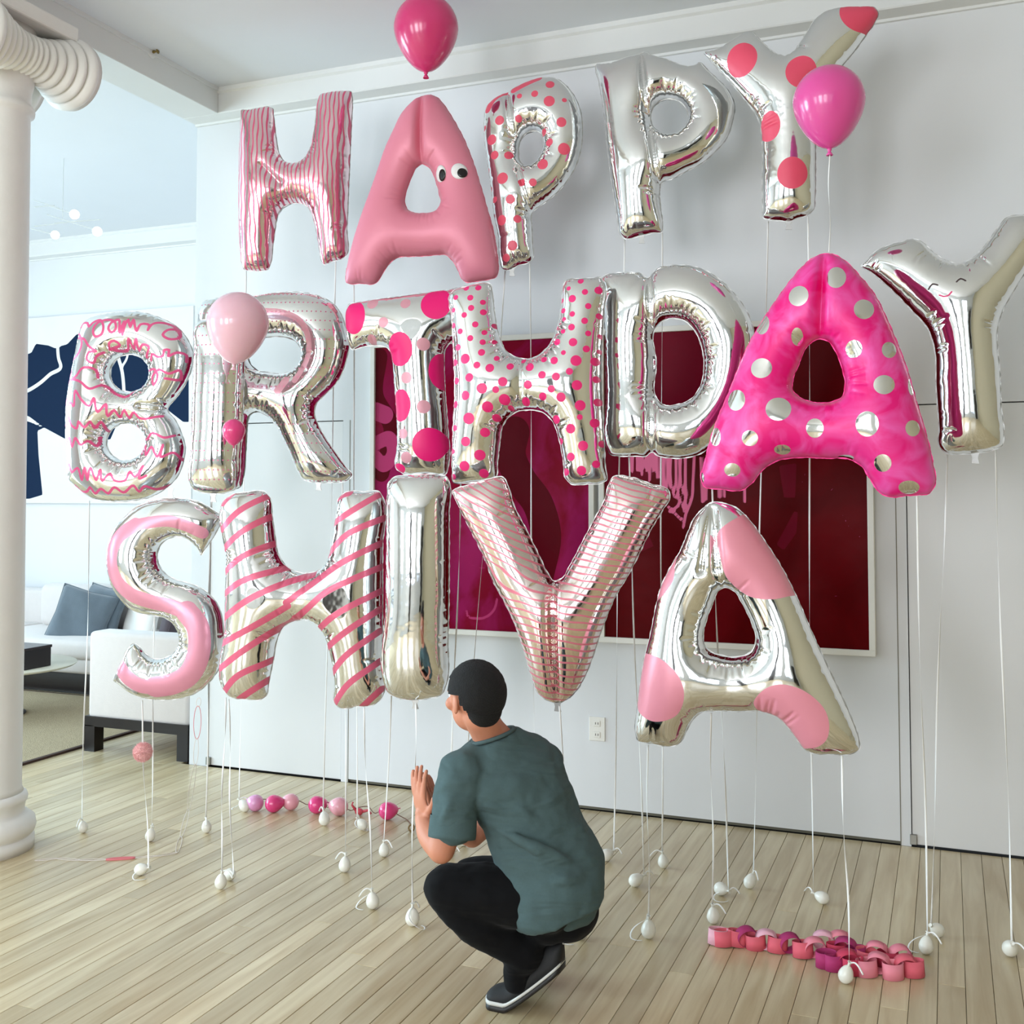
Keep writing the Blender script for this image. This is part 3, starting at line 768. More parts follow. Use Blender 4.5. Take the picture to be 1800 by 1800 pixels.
    return root
def surf(key, u, v, off=.001):
    """point on the front of a letter in its own coordinates, with the outward normal"""
    C, ax, nrm, to2, root, H = LET[key]
    a, c = to2(u, v); e = .004
    P = np.array([(a, c), (a + e, c), (a - e, c), (a, c + e), (a, c - e)]); h, d = H(P)
    n = Vector((-(h[1] - h[2]) / (2 * e), -1, -(h[3] - h[4]) / (2 * e))).normalized()
    return Vector((a, -h[0], c)) + n * off, n
# field makers (pixels -> metres in the plane of the letter)
def px2m(to2, u, v): a = np.array(to2(u, v)); b = np.array(to2(u + 10, v)); return np.linalg.norm(b - a) / 10
def F_dots(D):
    def g(to2):
        cs = []
        for d in D:
            u, v, rx = d[0], d[1], d[2]; ry = d[3] if len(d) > 3 else rx
            c = np.array(to2(u, v)); mx_ = abs(to2(u + 1, v)[0] - c[0]); mz = abs(to2(u, v + 1)[1] - c[1]); cs.append((c, rx * mx_, ry * mz))
        def f(P):
            best = np.full(len(P), 1e3)
            for c, a, b in cs:
                q = (P - c) / (a, b); r = np.sqrt((q ** 2).sum(1)); best = np.minimum(best, (r - 1) * min(a, b))
            return best
        return f
    return g
def F_lines(lines, wpx):
    def g(to2):
        L2 = []
        for ln in lines:
            wl = wpx
            if isinstance(ln, tuple): ln, wl = ln
            u, v = ln[0]; L2.append(([to2(*p) for p in ln], wl * px2m(to2, u, v)))
        return polylines_field(L2, .01)
    return g
def F_poly(polys):
    def g(to2): return poly_field([spline([to2(*p) for p in pl], .01, closed=True) for pl in polys])
    return g
def zz(l, x0, y0, k): return [(x0 + a[0] / k, y0 + a[1] / k) for a in l]
ROWG = {1: 'foil letters of the top row', 2: 'foil letters of the middle row', 3: 'foil letters of the bottom row'}

# ---- top row
H1 = [(424,192),(438,192),(455,189),(472,186),(480,189),(483,205),(488,245),(494,272),(501,282),(512,286),(526,285),(537,276),(544,262),(549,240),(553,210),(556,182),(562,166),(580,161),(600,159),(619,161),(621,172),(620,215),(618,260),(615,330),(612,400),(608,452),(600,457),(585,461),(568,466),(564,460),(560,440),(555,410),(549,385),(543,370),(534,361),(520,359),(507,361),(497,367),(490,379),(486,400),(482,430),(478,462),(473,474),(460,478),(440,477),(428,475),(424,465),(421,440),(419,380),(419,320),(420,260),(422,210)]
def ph_H1(to2):
    def f(P):
        x = P[:, 0]; z = P[:, 1]
        return x + .0022 * np.sin(z * 16 + x * 30) + .0025 * np.sin(z * 47 + x * 80) + .25 * z * np.exp(-((x + .12) / .16) ** 2) * .15
    return {'phase': f}
letter('H1', 'letter H foil balloon with thin pink vertical lines, first of the top row', 4.66, H1, [], foil_mat('foil_pink_lines', (246, 222, 226), stripe=('phase', .0225, .2, (222, 92, 130), .25, .35), base_rough=.12), pinch=[((500, 330), (470, 300), .25, .03)], fields=ph_H1, group=ROWG[1])
A1 = [(755,165),(744,167),(733,171),(721,181),(705,200),(690,230),(676,260),(662,300),(648,340),(632,385),(618,430),(610,462),(606,488),(608,498),(618,501),(635,500),(652,502),(662,499),(670,489),(678,475),(688,462),(701,454),(718,453),(745,452),(768,450),(783,450),(791,456),(799,467),(806,482),(812,493),(820,498),(835,497),(855,494),(872,489),(877,482),(878,468),(875,440),(868,400),(858,365),(845,320),(832,280),(818,245),(805,220),(790,195),(778,178),(766,168)]
A1h = [(740,290),(748,292),(757,301),(764,318),(770,340),(773,358),(767,369),(750,373),(735,373),(720,369),(714,359),(714,345),(720,325),(728,305),(734,294)]
letter('A1', 'matte pink letter A balloon with cartoon eyes, second of the top row', 4.58, A1, [A1h], foil_mat('matte_pink_foil', (230, 138, 160), base_rough=.42, base_metal=.08), pinch=[((743, 168), (743, 284), .55, .016)], crease=.45, seam_mat=mat('pink_seam', (205, 110, 130), .4, .4), group=ROWG[1], depth=.72)
M_EYEW = mat('eye_white', (244, 242, 242), .3); M_EYEB = mat('eye_black', (14, 12, 14), .25)
def eye(u, v, pu_, pv_, r, pr):
    C, ax, nrm, to2, root, H = LET['A1']
    k = px2m(to2, u, v)
    def disc(name, uu, vv, rx, rz, off, m, par):
        p0, n = surf('A1', uu, vv, off); bm = bmesh.new(); rings = []
        cv = bm.verts.new(p0)
        for q in (.5, 1.0):
            rg = []
            for i in range(24):
                a = 2 * PI * i / 24; p, n = surf('A1', uu + rx * q * math.cos(a), vv + rz * q * math.sin(a), off); rg.append(bm.verts.new(p))
            rings.append(rg)
        for i in range(24):
            j = (i + 1) % 24; bm.faces.new((cv, rings[0][i], rings[0][j])); bm.faces.new((rings[0][i], rings[1][i], rings[1][j], rings[0][j]))
        r = bmesh.ops.extrude_face_region(bm, geom=bm.faces[:]); bmesh.ops.translate(bm, vec=Vector((0, .0012, 0)), verts=[g for g in r['geom'] if isinstance(g, bmesh.types.BMVert)])
        return from_bm(name, bm, m, par, True)
    e = disc('eye', u, v, r[0], r[1], .0022, M_EYEW, root); disc('pupil', pu_, pv_, pr[0], pr[1], .0042, M_EYEB, e)
eye(781, 313, 784, 316, (9.5, 14), (6, 10)); eye(813, 310, 818, 313, (13.5, 14), (8, 8.5))
P1 = [(850,205),(852,190),(863,178),(878,168),(893,161),(905,154),(920,147),(938,140),(960,135),(977,136),(993,146),(1010,166),(1022,193),(1026,227),(1024,258),(1015,290),(1000,317),(980,340),(960,357),(944,368),(937,376),(937,395),(938,427),(938,455),(932,462),(913,468),(892,477),(883,474),(878,460),(875,417),(868,383),(862,333),(855,283),(850,240)]
P1h = [(915,253),(919,243),(928,235),(940,232),(950,237),(954,251),(948,273),(937,287),(924,290),(916,283),(914,268)]
P1D = [(1115,478,22),(1040,535,18),(1115,573,28),(855,668,24),(763,690,14),(953,658,18),(1176,678,25),(1078,718,16),(810,762,26),(1110,776,20),(825,842,22),(898,842,22),(1187,812,30),(1077,893,28),(870,968,30),(775,910,16),(1028,990,20),(968,985,18),(795,1010,14),(822,1070,16),(912,1078,24),(862,1180,26),(945,1175,20),(916,1310,26),(880,1370,20),(808,1150,14),(815,1220,14),(820,1290,12),(1190,560,12),(960,545,14)]
P1D = [(600 + a / 3, b / 3, c / 3) for a, b, c in P1D]
P1_REFL = [zz([(785, 600), (815, 545), (870, 505)], 600, 0, 3), zz([(925, 505), (985, 470), (1050, 435)], 600, 0, 3)]  # stretched reflections of the top dots, painted on as strokes
def fP1(to2):
    a = F_dots(P1D)(to2); b = F_lines(P1_REFL, 12)(to2); return {'paint': lambda P: np.minimum(a(P), b(P))}
letter('P1', 'silver letter P foil balloon with coral polka dots, right of the pink A', 4.76, P1, [P1h], foil_mat('foil_coral_dots', paints=[('paint', (230, 84, 110), .0, .42)]), pinch=[((893, 158), (906, 240), .45, .014), ((914, 300), (936, 374), .3, .014)], fields=fP1, group=ROWG[1], tab=(900, 474))
P2 = [(1047,113),(1075,110),(1105,100),(1124,94),(1129,90),(1150,97),(1175,103),(1200,113),(1217,115),(1230,108),(1246,122),(1260,135),(1283,160),(1294,187),(1290,213),(1280,243),(1260,267),(1233,290),(1207,303),(1183,316),(1165,322),(1162,335),(1163,360),(1167,400),(1166,408),(1147,412),(1120,418),(1100,422),(1089,414),(1085,395),(1080,360),(1072,310),(1066,260),(1060,200),(1052,150)]
P2h = [(1146,205),(1150,190),(1160,180),(1176,176),(1192,180),(1204,192),(1208,207),(1202,222),(1190,232),(1174,234),(1158,229),(1148,218)]
letter('P2', 'plain silver letter P foil balloon, fourth of the top row', 4.76, P2, [P2h], foil_mat('foil_silver_a'), pinch=[((1128, 90), (1140, 200), .6, .013), ((1140, 200), (1160, 322), .5, .013)], group=ROWG[1], tab=(1128, 416))
Y1 = [(1236,93),(1262,84),(1290,68),(1313,54),(1323,54),(1335,66),(1352,82),(1370,95),(1384,98),(1393,92),(1402,78),(1415,58),(1430,35),(1446,22),(1480,13),(1510,11),(1540,13),(1546,22),(1540,40),(1525,62),(1505,90),(1480,120),(1460,146),(1445,165),(1437,188),(1436,220),(1436,300),(1435,350),(1433,368),(1420,380),(1402,386),(1387,392),(1370,390),(1350,388),(1340,384),(1339,368),(1338,320),(1338,260),(1335,225),(1328,205),(1310,180),(1285,150),(1262,125),(1246,106)]
Y1D = [(1308,118,28,31),(1312,22+0,0.1),(1411,142,27,29),(1356,233,19,25),(1395,314,26,27)]
Y1D = [(1308,117,27,30),(1411,142,27,28),(1356,233,19,25),(1395,314,26,27),(1512,28,36,37)]
letter('Y1', 'silver letter Y foil balloon with large coral dots, top right by the ceiling', 4.62, Y1, [], foil_mat('foil_big_coral', paints=[('paint', (230, 78, 106), .0, .45)]), fields=lambda t: {'paint': F_dots(Y1D)(t)}, group=ROWG[1], tab=(1386, 391))

# ---- middle row
Bo = zz([(137,575)],0,0,1)[:0] + [(133,617),(138,590),(145,568),(160,557),(177,552),(200,548),(225,546),(247,547),(283,557),(310,571),(330,593),(342,623),(338,652),(326,679),(310,702),(297,719),(310,737),(322,763),(328,785),(325,810),(315,837),(293,860),(263,877),(230,883),(193,883),(160,877),(135,858),(122,846),(118,800),(115,750),(118,700),(125,657)]
def ring(cx, cy, rx, ry, n=16, sq=0.): return [(cx + rx * math.cos(2 * PI * i / n) * (1 + sq * abs(math.sin(4 * PI * i / n))), cy + ry * math.sin(2 * PI * i / n) * (1 + sq * abs(math.sin(4 * PI * i / n)))) for i in range(n)]
SC = [[(450,385),(455,365),(490,365),(502,385),(520,365),(560,350),(585,390),(575,430),(545,440),(530,410),(545,370),(600,350),(640,360),(650,400),(630,420),(612,400),(625,365),(660,350),(670,420),(690,360),(685,430),(710,350),(725,390),(735,350),(760,410),(775,375),(820,380),(815,405),(830,375),(940,385),(965,440),(920,450),(890,428),(910,400),(950,395)],
[(410,405),(450,430),(467,470),(450,520),(408,556)],[(430,440),(480,450),(510,490),(545,515),(510,520),(500,560),(530,575),(545,540),(580,520)],[(610,505),(612,475),(640,460),(665,480),(620,500),(700,500),(715,450),(735,500),(755,450),(765,510),(790,480),(820,490),(800,545)],[(830,560),(835,530),(870,545),(895,540),(900,510),(925,508),(920,540),(960,520),(1000,530),(1000,565)],
[(385,590),(402,620),(385,660),(430,650),(480,600),(540,612),(550,650)],[(372,690),(410,660),(460,670),(520,710),(570,690),(640,735),(690,750),(740,700),(770,690)],[(800,612),(850,610),(862,650),(840,688),(832,650),(870,610),(920,630),(972,612),(970,655),(900,655)],
[(375,760),(385,805),(410,780),(430,800),(440,720),(480,770),(520,800),(540,760),(560,830),(600,790),(605,850),(640,820),(660,855),(690,820),(710,860),(740,830),(760,855),(880,850)],
[(362,900),(390,890),(395,835),(420,900),(450,915),(460,880),(490,910),(520,880),(535,912),(570,880),(578,925)],
[(362,960),(372,1005),(400,960),(420,1010),(440,965),(470,1000),(500,980),(540,1005),(550,960)],[(740,900),(750,960),(800,970),(830,940),(900,962),(940,950)],[(770,1045),(790,1000),(800,1052),(830,1010),(862,1062),(890,1000),(880,1062),(940,1040),(975,1085)],
[(368,1142),(400,1100),(412,1142),(450,1120),(470,1182),(490,1120),(502,1182),(520,1120),(550,1182),(570,1130),(580,1186),(620,1150),(640,1182),(700,1182),(722,1140),(745,1165),(790,1110),(770,1175),(805,1160)],
[(415,1210),(450,1242),(490,1240),(510,1220),(530,1252),(570,1228),(600,1252),(640,1220),(680,1247),(740,1212),(760,1242),(790,1215),(840,1230),(915,1203)]]
SC = [zz(l, 0, 450, 3) for l in SC]
letter('B', 'silver letter B foil balloon covered in pink scribbles, leftmost of the middle row', 4.16, Bo, [ring(228, 656, 33, 31), ring(222, 777, 33, 30)], foil_mat('foil_scribble', paints=[('paint', (236, 92, 146), .15, .35)]), pinch=[((255, 716), (298, 719), .4, .014)], fields=lambda t: {'paint': F_lines(SC, 4.2)(t)}, group=ROWG[2], step=.0046, tab=(300, 862))
def dotphase(t):
    return {'pu': lambda P: P[:, 0] + 5, 'pv': lambda P: P[:, 1] + 5}
DOTS = ('pu', 'pv', .0205, .043, .0038, (218, 126, 158))
Ro = [(350,545),(356,530),(375,524),(400,521),(449,518),(483,513),(516,511),(544,514),(570,522),(590,535),(603,554),(611,582),(616,604),(612,628),(605,652),(590,678),(571,697),(558,711),(555,726),(561,745),(574,769),(592,795),(609,819),(621,836),(613,845),(581,850),(548,849),(533,845),(522,829),(509,799),(496,771),(481,745),(466,731),(450,726),(439,732),(436,750),(434,793),(430,838),(424,857),(400,862),(350,862),(345,850),(345,700),(347,600)]
Rh = [(442,604),(455,597),(471,595),(496,594),(516,600),(528,615),(527,632),(516,647),(494,655),(473,653),(455,650),(443,640)]
def fR(t):
    d = dotphase(t); d['paint'] = F_lines([([(472, 552), (510, 556), (538, 570), (552, 600), (550, 630), (538, 655), (528, 672)], 10), ([(512, 672), (500, 690)], 13)], 12)(t); return d
letter('R', 'silver letter R foil balloon with rows of tiny pink dots, middle row', 4.27, Ro, [Rh], foil_mat('foil_tiny_dots_r', paints=[('paint', (236, 176, 190), .3, .25)], dots=DOTS), fields=fR, group=ROWG[2], tab=(560, 850))
I2 = [(343,570),(349,563),(365,560),(395,556),(418,557),(428,563),(431,600),(430,700),(428,760),(425,800),(422,845),(416,860),(398,869),(376,870),(352,867),(337,860),(331,848),(333,800),(337,700),(340,620)]
letter('I2', 'silver letter I foil balloon with tiny dots behind the pale pink balloon', 4.05, I2, [], foil_mat('foil_tiny_dots_i', dots=DOTS), fields=dotphase, group=ROWG[2], tab=(375, 870), depth=.62)
T2 = [(606,566),(607,545),(612,534),(629,530),(672,523),(723,516),(785,508),(835,502),(846,506),(850,530),(848,570),(838,590),(815,598),(795,602),(786,612),(783,640),(784,675),(789,747),(791,815),(786,833),(750,836),(710,835),(697,827),(697,778),(695,716),(691,665),(688,632),(682,615),(668,610),(641,611),(618,616),(610,600)]
TD = [(630,562,21,29),(775,540,26,28),(713,619,23,29),(786,655,25,33),(712,715,19,28),(762,783,29,29),(704,824,13,9)]
TP = [(754,611,11),(724,668,10),(753,718,11.5),(716,764,9),(721,805,10),(685,573,9),(662,538,10),(722,540,9),(660,600,8)]
letter('T', 'silver letter T foil balloon with big magenta dots and small pale dots', 4.36, T2, [], foil_mat('foil_magenta_dots', paints=[('pale', (226, 160, 174), .2, .4), ('paint', (246, 8, 120), .0, .45)]), fields=lambda t: {'paint': F_dots(TD)(t), 'pale': F_dots(TP)(t)}, group=ROWG[2])
H2 = [(790,516),(798,508),(815,503),(833,498),(852,495),(863,497),(867,510),(872,550),(880,590),(892,616),(913,627),(937,627),(954,616),(967,600),(977,577),(985,533),(989,500),(996,490),(1012,488),(1035,487),(1058,487),(1065,500),(1064,550),(1061,600),(1060,650),(1063,750),(1066,817),(1067,846),(1055,852),(1033,853),(1002,852),(993,843),(988,810),(980,770),(970,743),(953,727),(930,723),(912,725),(899,732),(887,747),(881,777),(877,810),(872,841),(860,846),(830,850),(807,852),(796,850),(793,830),(793,783),(797,683),(795,620),(792,560)]
HD = [(1270,143,16),(1208,183,12),(1363,192,20),(1296,205,16),(1230,240,20),(1167,243,14),(1314,280,16),(1180,300,14),(1232,322,15),(1366,328,16),(1187,347,12),(1297,358,17),(1230,392,18),(1140,385,12),(1184,412,13),(1315,423,15),(1370,432,13),(1154,468,18),(1240,472,22),(1307,505,18),(1366,512,12),(1192,527,13),(1257,568,28),(1145,568,20),(1088,560,16),(1348,568,22),(1225,625,18),(1084,643,20),(1157,653,21),(1353,660,18),(1262,695,26),(1132,715,19),(1181,757,24),(1360,778,20),(1277,798,27),(1085,752,20),(1147,868,22),(1274,858,15),(1346,887,24),(1225,917,25),(1162,980,18),(1288,1005,26),(1380,994,18),(1222,1062,22),(1352,1100,20),(1190,1140,20),(1277,1133,25),(1160,1050,12),
(735,178,16),(672,180,15),(620,230,14),(700,235,16),(763,257,14),(707,290,16),(608,297,13),(767,310,16),(672,327,15),(607,378,15),(731,377,16),(818,375,14),(776,418,14),(651,412,15),(708,450,16),(771,470,15),(823,465,12),(598,460,10),(639,495,17),(769,525,18),(683,557,26),(620,572,18),(845,555,14),(748,592,18),(815,607,22),(915,597,18),(975,562,14),(1016,600,22),(708,655,22),(630,668,18),(882,678,24),(1010,692,22),(776,712,28),(846,718,18),(685,747,24),(622,790,18),(887,768,28),(991,776,22),(801,806,28),(910,808,14),(702,865,30),(838,860,20),(618,912,16),(781,936,24),(682,983,25),(604,1033,14),(752,1053,28),(670,1110,27),(600,1165,16),(765,1148,24)]
HD = [(600 + a / 3, 450 + b / 3, c / 3) for a, b, c in HD]
letter('H2', 'silver letter H foil balloon with many small hot pink dots, middle row', 4.10, H2, [], foil_mat('foil_small_pink_dots', paints=[('paint', (240, 40, 122), .0, .42)]), pinch=[((920, 628), (921, 722), .18, .016)], fields=lambda t: {'paint': F_dots(HD)(t)}, group=ROWG[2], step=.005)
Dd = [(1058,486),(1068,480),(1083,478),(1105,477),(1125,478),(1139,486),(1146,478),(1155,470),(1175,465),(1200,464),(1233,470),(1267,490),(1297,520),(1317,550),(1327,580),(1328,625),(1318,670),(1300,715),(1278,755),(1253,785),(1233,799),(1205,807),(1175,807),(1155,803),(1146,797),(1138,803),(1115,804),(1090,804),(1072,800),(1066,790),(1064,700),(1062,600),(1059,520)]
Dh = [(1156,575),(1166,566),(1182,562),(1200,565),(1218,581),(1231,610),(1235,645),(1229,678),(1213,700),(1190,709),(1166,709),(1157,700),(1156,640)]
letter('D', 'plain silver letter D foil balloon tucked behind the hot pink A', 4.30, Dd, [Dh], foil_mat('foil_silver_b'), pinch=[((1144, 478), (1150, 640), .62, .013), ((1150, 640), (1147, 802), .62, .013)], group=ROWG[2])
A2 = [(1457,443),(1445,445),(1430,450),(1413,463),(1387,493),(1360,530),(1340,560),(1317,598),(1297,643),(1277,693),(1260,733),(1247,770),(1237,810),(1230,843),(1236,856),(1267,862),(1307,863),(1323,851),(1343,827),(1367,812),(1400,807),(1453,808),(1493,810),(1511,820),(1527,843),(1545,868),(1560,875),(1600,873),(1638,867),(1646,853),(1642,810),(1630,760),(1613,703),(1600,657),(1583,610),(1563,563),(1540,517),(1513,483),(1490,459),(1473,448)]
A2h = [(1442,598),(1454,602),(1467,620),(1478,650),(1483,677),(1477,697),(1457,705),(1433,705),(1410,698),(1396,685),(1396,670),(1407,640),(1419,613),(1430,602)]
AD = [(815,135,50,58),(620,232,52,54),(958,300,52,52),(428,372,38,54),(612,440,30,45),(905,505,43,45),(1088,508,38,43),(428,605,55,52),(1062,692,55,50),(298,770,48,55),(518,818,65,60),(705,915,45,50),(975,895,60,65),(1210,915,38,42),(372,968,42,40),(185,958,30,48),(275,1130,42,35),(535,1025,42,25),(1055,1095,45,45),(860,1066,45,15),(1192,1220,55,35),(95,1170,26,32),(1205,690,18,50)]
AD = [(1200 + a / 3, 450 + b / 3, c / 3, d / 3) for a, b, c, d in AD]
letter('A2', 'hot pink watercolour letter A balloon with silver dots, right half of the middle row', 4.05, A2, [A2h], foil_mat('foil_hot_pink', base_rough=.38, base_metal=.08, mottled=True, paints=[('paint', (236, 236, 232), 1., .08)]), pinch=[((1449, 445), (1442, 596), .55, .016)], fields=lambda t: {'paint': F_dots(AD)(t)}, crease=.5, seam_mat=mat('hot_pink_seam', (225, 50, 130), .35, .4), group=ROWG[2], depth=.72)
Y2 = [(1512,467),(1522,456),(1537,441),(1560,430),(1585,423),(1607,418),(1620,422),(1643,442),(1667,457),(1683,461),(1703,455),(1727,433),(1750,402),(1768,381),(1800,375),(1832,372),(1845,384),(1836,418),(1815,462),(1785,512),(1765,548),(1756,580),(1756,610),(1760,650),(1763,717),(1767,765),(1764,784),(1750,792),(1717,799),(1683,801),(1662,798),(1651,789),(1648,750),(1643,683),(1638,605),(1629,580),(1600,547),(1567,513),(1533,483)]
letter('Y2', 'silver letter Y foil balloon with a tiny drawn smiling face, far right', 4.42, Y2, [], foil_mat('foil_face', paints=[('ink', (60, 40, 40), 0, .5), ('smile', (222, 60, 116), 0, .5)]), fields=lambda t: {'ink': F_lines([[(1633, 517), (1640, 508), (1649, 510)], [(1681, 505), (1688, 499), (1697, 503)]], 3)(t), 'smile': F_lines([[(1651, 527), (1658, 530), (1668, 528), (1673, 522)]], 3)(t)}, group=ROWG[2], tab=(1714, 800), step=.0046)

# ---- bottom row
S3 = [(392,908),(375,894),(347,879),(319,874),(278,875),(244,886),(217,908),(197,933),(187,967),(189,1006),(197,1033),(214,1058),(231,1074),(250,1081),(278,1085),(300,1094),(311,1109),(314,1128),(306,1144),(290,1154),(272,1156),(258,1148),(247,1136),(236,1129),(227,1134),(214,1158),(201,1187),(198,1197),(206,1203),(228,1219),(250,1228),(289,1232),(319,1229),(347,1219),(369,1201),(386,1178),(394,1150),(395,1106),(389,1072),(378,1052),(361,1036),(333,1023),(311,1017),(294,1008),(281,992),(278,975),(285,958),(300,948),(319,946),(336,955),(347,967),(353,978),(364,964),(381,939)]
SB = [(362,936),(333,922),(306,915),(278,917),(250,922),(225,939),(211,961),(208,989),(219,1019),(239,1039),(272,1053),(306,1061),(339,1072),(356,1094),(361,1122),(356,1156),(342,1181),(314,1197),(283,1203),(256,1200),(233,1186),(219,1172)]
letter('S', 'silver letter S foil balloon with a wide pink painted band', 3.94, S3, [], foil_mat('foil_pink_band', paints=[('paint', (234, 158, 182), .25, .3)]), fields=lambda t: {'paint': F_lines([(SB[:5], 20), (SB[4:13], 25), (SB[12:19], 37), (SB[18:], 26)], 24)(t)}, group=ROWG[3])
H3 = [(397,874),(406,868),(433,863),(465,862),(475,872),(481,909),(486,945),(492,976),(503,992),(522,1003),(544,1005),(563,998),(575,981),(583,945),(589,903),(594,874),(606,864),(640,862),(668,863),(676,876),(675,959),(675,1070),(674,1153),(671,1230),(661,1239),(628,1244),(597,1246),(589,1240),(586,1195),(578,1148),(567,1114),(556,1099),(539,1092),(517,1094),(500,1103),(489,1126),(483,1159),(475,1198),(469,1225),(460,1231),(433,1231),(403,1226),(394,1216),(395,1098),(397,987)]
ST = [[(170,235),(220,175)],[(170,400),(300,275),(450,185)],[(178,525),(330,400),(480,310)],[(178,675),(330,560),(505,480)],[(168,815),(330,712),(575,635)],[(165,965),(400,810),(600,722),(745,678)],[(162,1115),(400,990),(612,865)],[(162,1265),(350,1130),(520,1020),(620,965),(640,945)],
[(600,845),(750,735),(900,625),(1170,480)],[(620,965),(720,890),(850,780),(1000,705),(1170,630)],[(880,205),(930,175),(965,165)],[(850,370),(1000,275),(1170,165)],[(830,560),(950,440),(1180,325)],[(770,1030),(900,925),(1170,780)],[(820,1145),(950,1040),(1170,890)],[(848,1310),(950,1190),(1155,1035)],[(868,1490),(960,1370),(1155,1225)],[(1040,1515),(1165,1400)],[(165,1430),(280,1310),(475,1220)],[(268,1465),(450,1345)]]
ST = [zz(l, 350, 820, 3.6) for l in ST]
letter('H3', 'silver letter H foil balloon with thick pink diagonal stripes, bottom row', 3.93, H3, [], foil_mat('foil_candy_stripes', paints=[('paint', (226, 102, 134), .15, .36)]), fields=lambda t: {'paint': F_lines(ST, 10.5)(t)}, group=ROWG[3])
I3 = [(679,864),(681,848),(690,838),(710,833),(740,831),(770,832),(786,836),(792,848),(792,900),(792,1014),(790,1126),(787,1203),(779,1221),(753,1230),(731,1233),(700,1229),(680,1218),(674,1203),(676,1070),(678,931)]
letter('I3', 'plain silver letter I foil balloon, bottom row above the crouching person', 3.93, I3, [], foil_mat('foil_silver_c'), group=ROWG[3], tab=(730, 1232))
V3 = [(794,862),(819,851),(845,843),(861,839),(886,837),(894,851),(906,889),(928,931),(950,976),(966,1008),(975,1019),(984,1016),(1000,992),(1025,945),(1044,909),(1061,876),(1069,848),(1076,837),(1111,837),(1144,848),(1177,861),(1180,873),(1167,898),(1147,931),(1125,976),(1108,1009),(1083,1051),(1069,1084),(1056,1120),(1042,1162),(1028,1195),(1015,1216),(1000,1230),(981,1238),(961,1233),(944,1219),(933,1192),(917,1139),(903,1098),(883,1056),(869,1031),(847,976),(822,926),(804,889)]
def fV(t):
    x0 = t(978, 1100)[0]; zc = t(978, 1020)[1]
    def f(P):
        x = P[:, 0] - x0; z = P[:, 1]
        up = np.clip((z - zc + .05) / .1, 0, 1)
        kl = .22 + .30 * up; kr = .16 + .22 * np.clip((z - zc) / .4, 0, 1)
        k = np.where(x < 0, kl, kr)
        return z + x * k + .0018 * np.sin(x * 60 + z * 25)
    A, B = None, None
    return {'phase': f}
letter('V', 'silver letter V foil balloon with thin pink lattice lines, bottom row', 3.92, V3, [], foil_mat('foil_lattice', (240, 226, 222), stripe=('phase', .0262, .17, (222, 122, 140), .2, .36), base_rough=.09), pinch=[((976, 1018), (981, 1236), .5, .016)], fields=fV, group=ROWG[3], tab=(980, 1236))
A3 = [(1255,880),(1244,884),(1232,894),(1219,908),(1208,932),(1194,966),(1178,993),(1161,1027),(1150,1068),(1142,1110),(1131,1154),(1124,1193),(1118,1243),(1115,1288),(1120,1303),(1144,1309),(1180,1314),(1194,1310),(1206,1293),(1217,1271),(1233,1255),(1256,1252),(1294,1253),(1344,1254),(1367,1263),(1383,1279),(1400,1302),(1412,1318),(1428,1326),(1461,1328),(1498,1327),(1513,1318),(1513,1303),(1500,1263),(1483,1224),(1458,1171),(1433,1118),(1403,1049),(1378,999),(1344,946),(1317,910),(1296,891),(1273,882)]
A3h = [(1274,1035),(1289,1041),(1303,1063),(1319,1096),(1326,1127),(1319,1143),(1294,1152),(1267,1149),(1244,1138),(1239,1121),(1244,1091),(1256,1060),(1264,1041)]
PP = [zz([(590,280),(640,225),(700,185),(800,140),(900,250),(1010,430),(1120,690),(1080,672),(950,682),(860,680),(790,665),(710,615),(655,550),(615,430)], 1100, 860, 3.6), zz([(370,250),(325,470),(320,560),(280,630),(205,705),(100,800),(120,600),(250,350)], 1100, 860, 3.6),
      zz([(60,1040),(130,1030),(200,1032),(290,1075),(365,1155),(395,1240),(385,1330),(345,1400),(270,1435),(190,1440),(120,1410),(70,1360),(30,1250)], 1100, 860, 3.6),
      zz([(820,1325),(850,1270),(910,1220),(990,1200),(1090,1220),(1200,1290),(1270,1380),(1290,1470),(1270,1560),(1210,1610),(1150,1625),(1080,1650),(1040,1580),(960,1440),(860,1400)], 1100, 860, 3.6)]
letter('A3', 'silver letter A foil balloon with big pale pink patches, bottom right', 3.90, A3, [A3h], foil_mat('foil_pink_patches', paints=[('paint', (238, 152, 170), .1, .36)]), pinch=[((1254, 893), (1270, 1030), .5, .015), ((1250, 893), (1238, 1000), .25, .012), ((1262, 893), (1262, 1000), .2, .01)], fields=lambda t: {'paint': F_poly(PP)(t)}, group=ROWG[3])
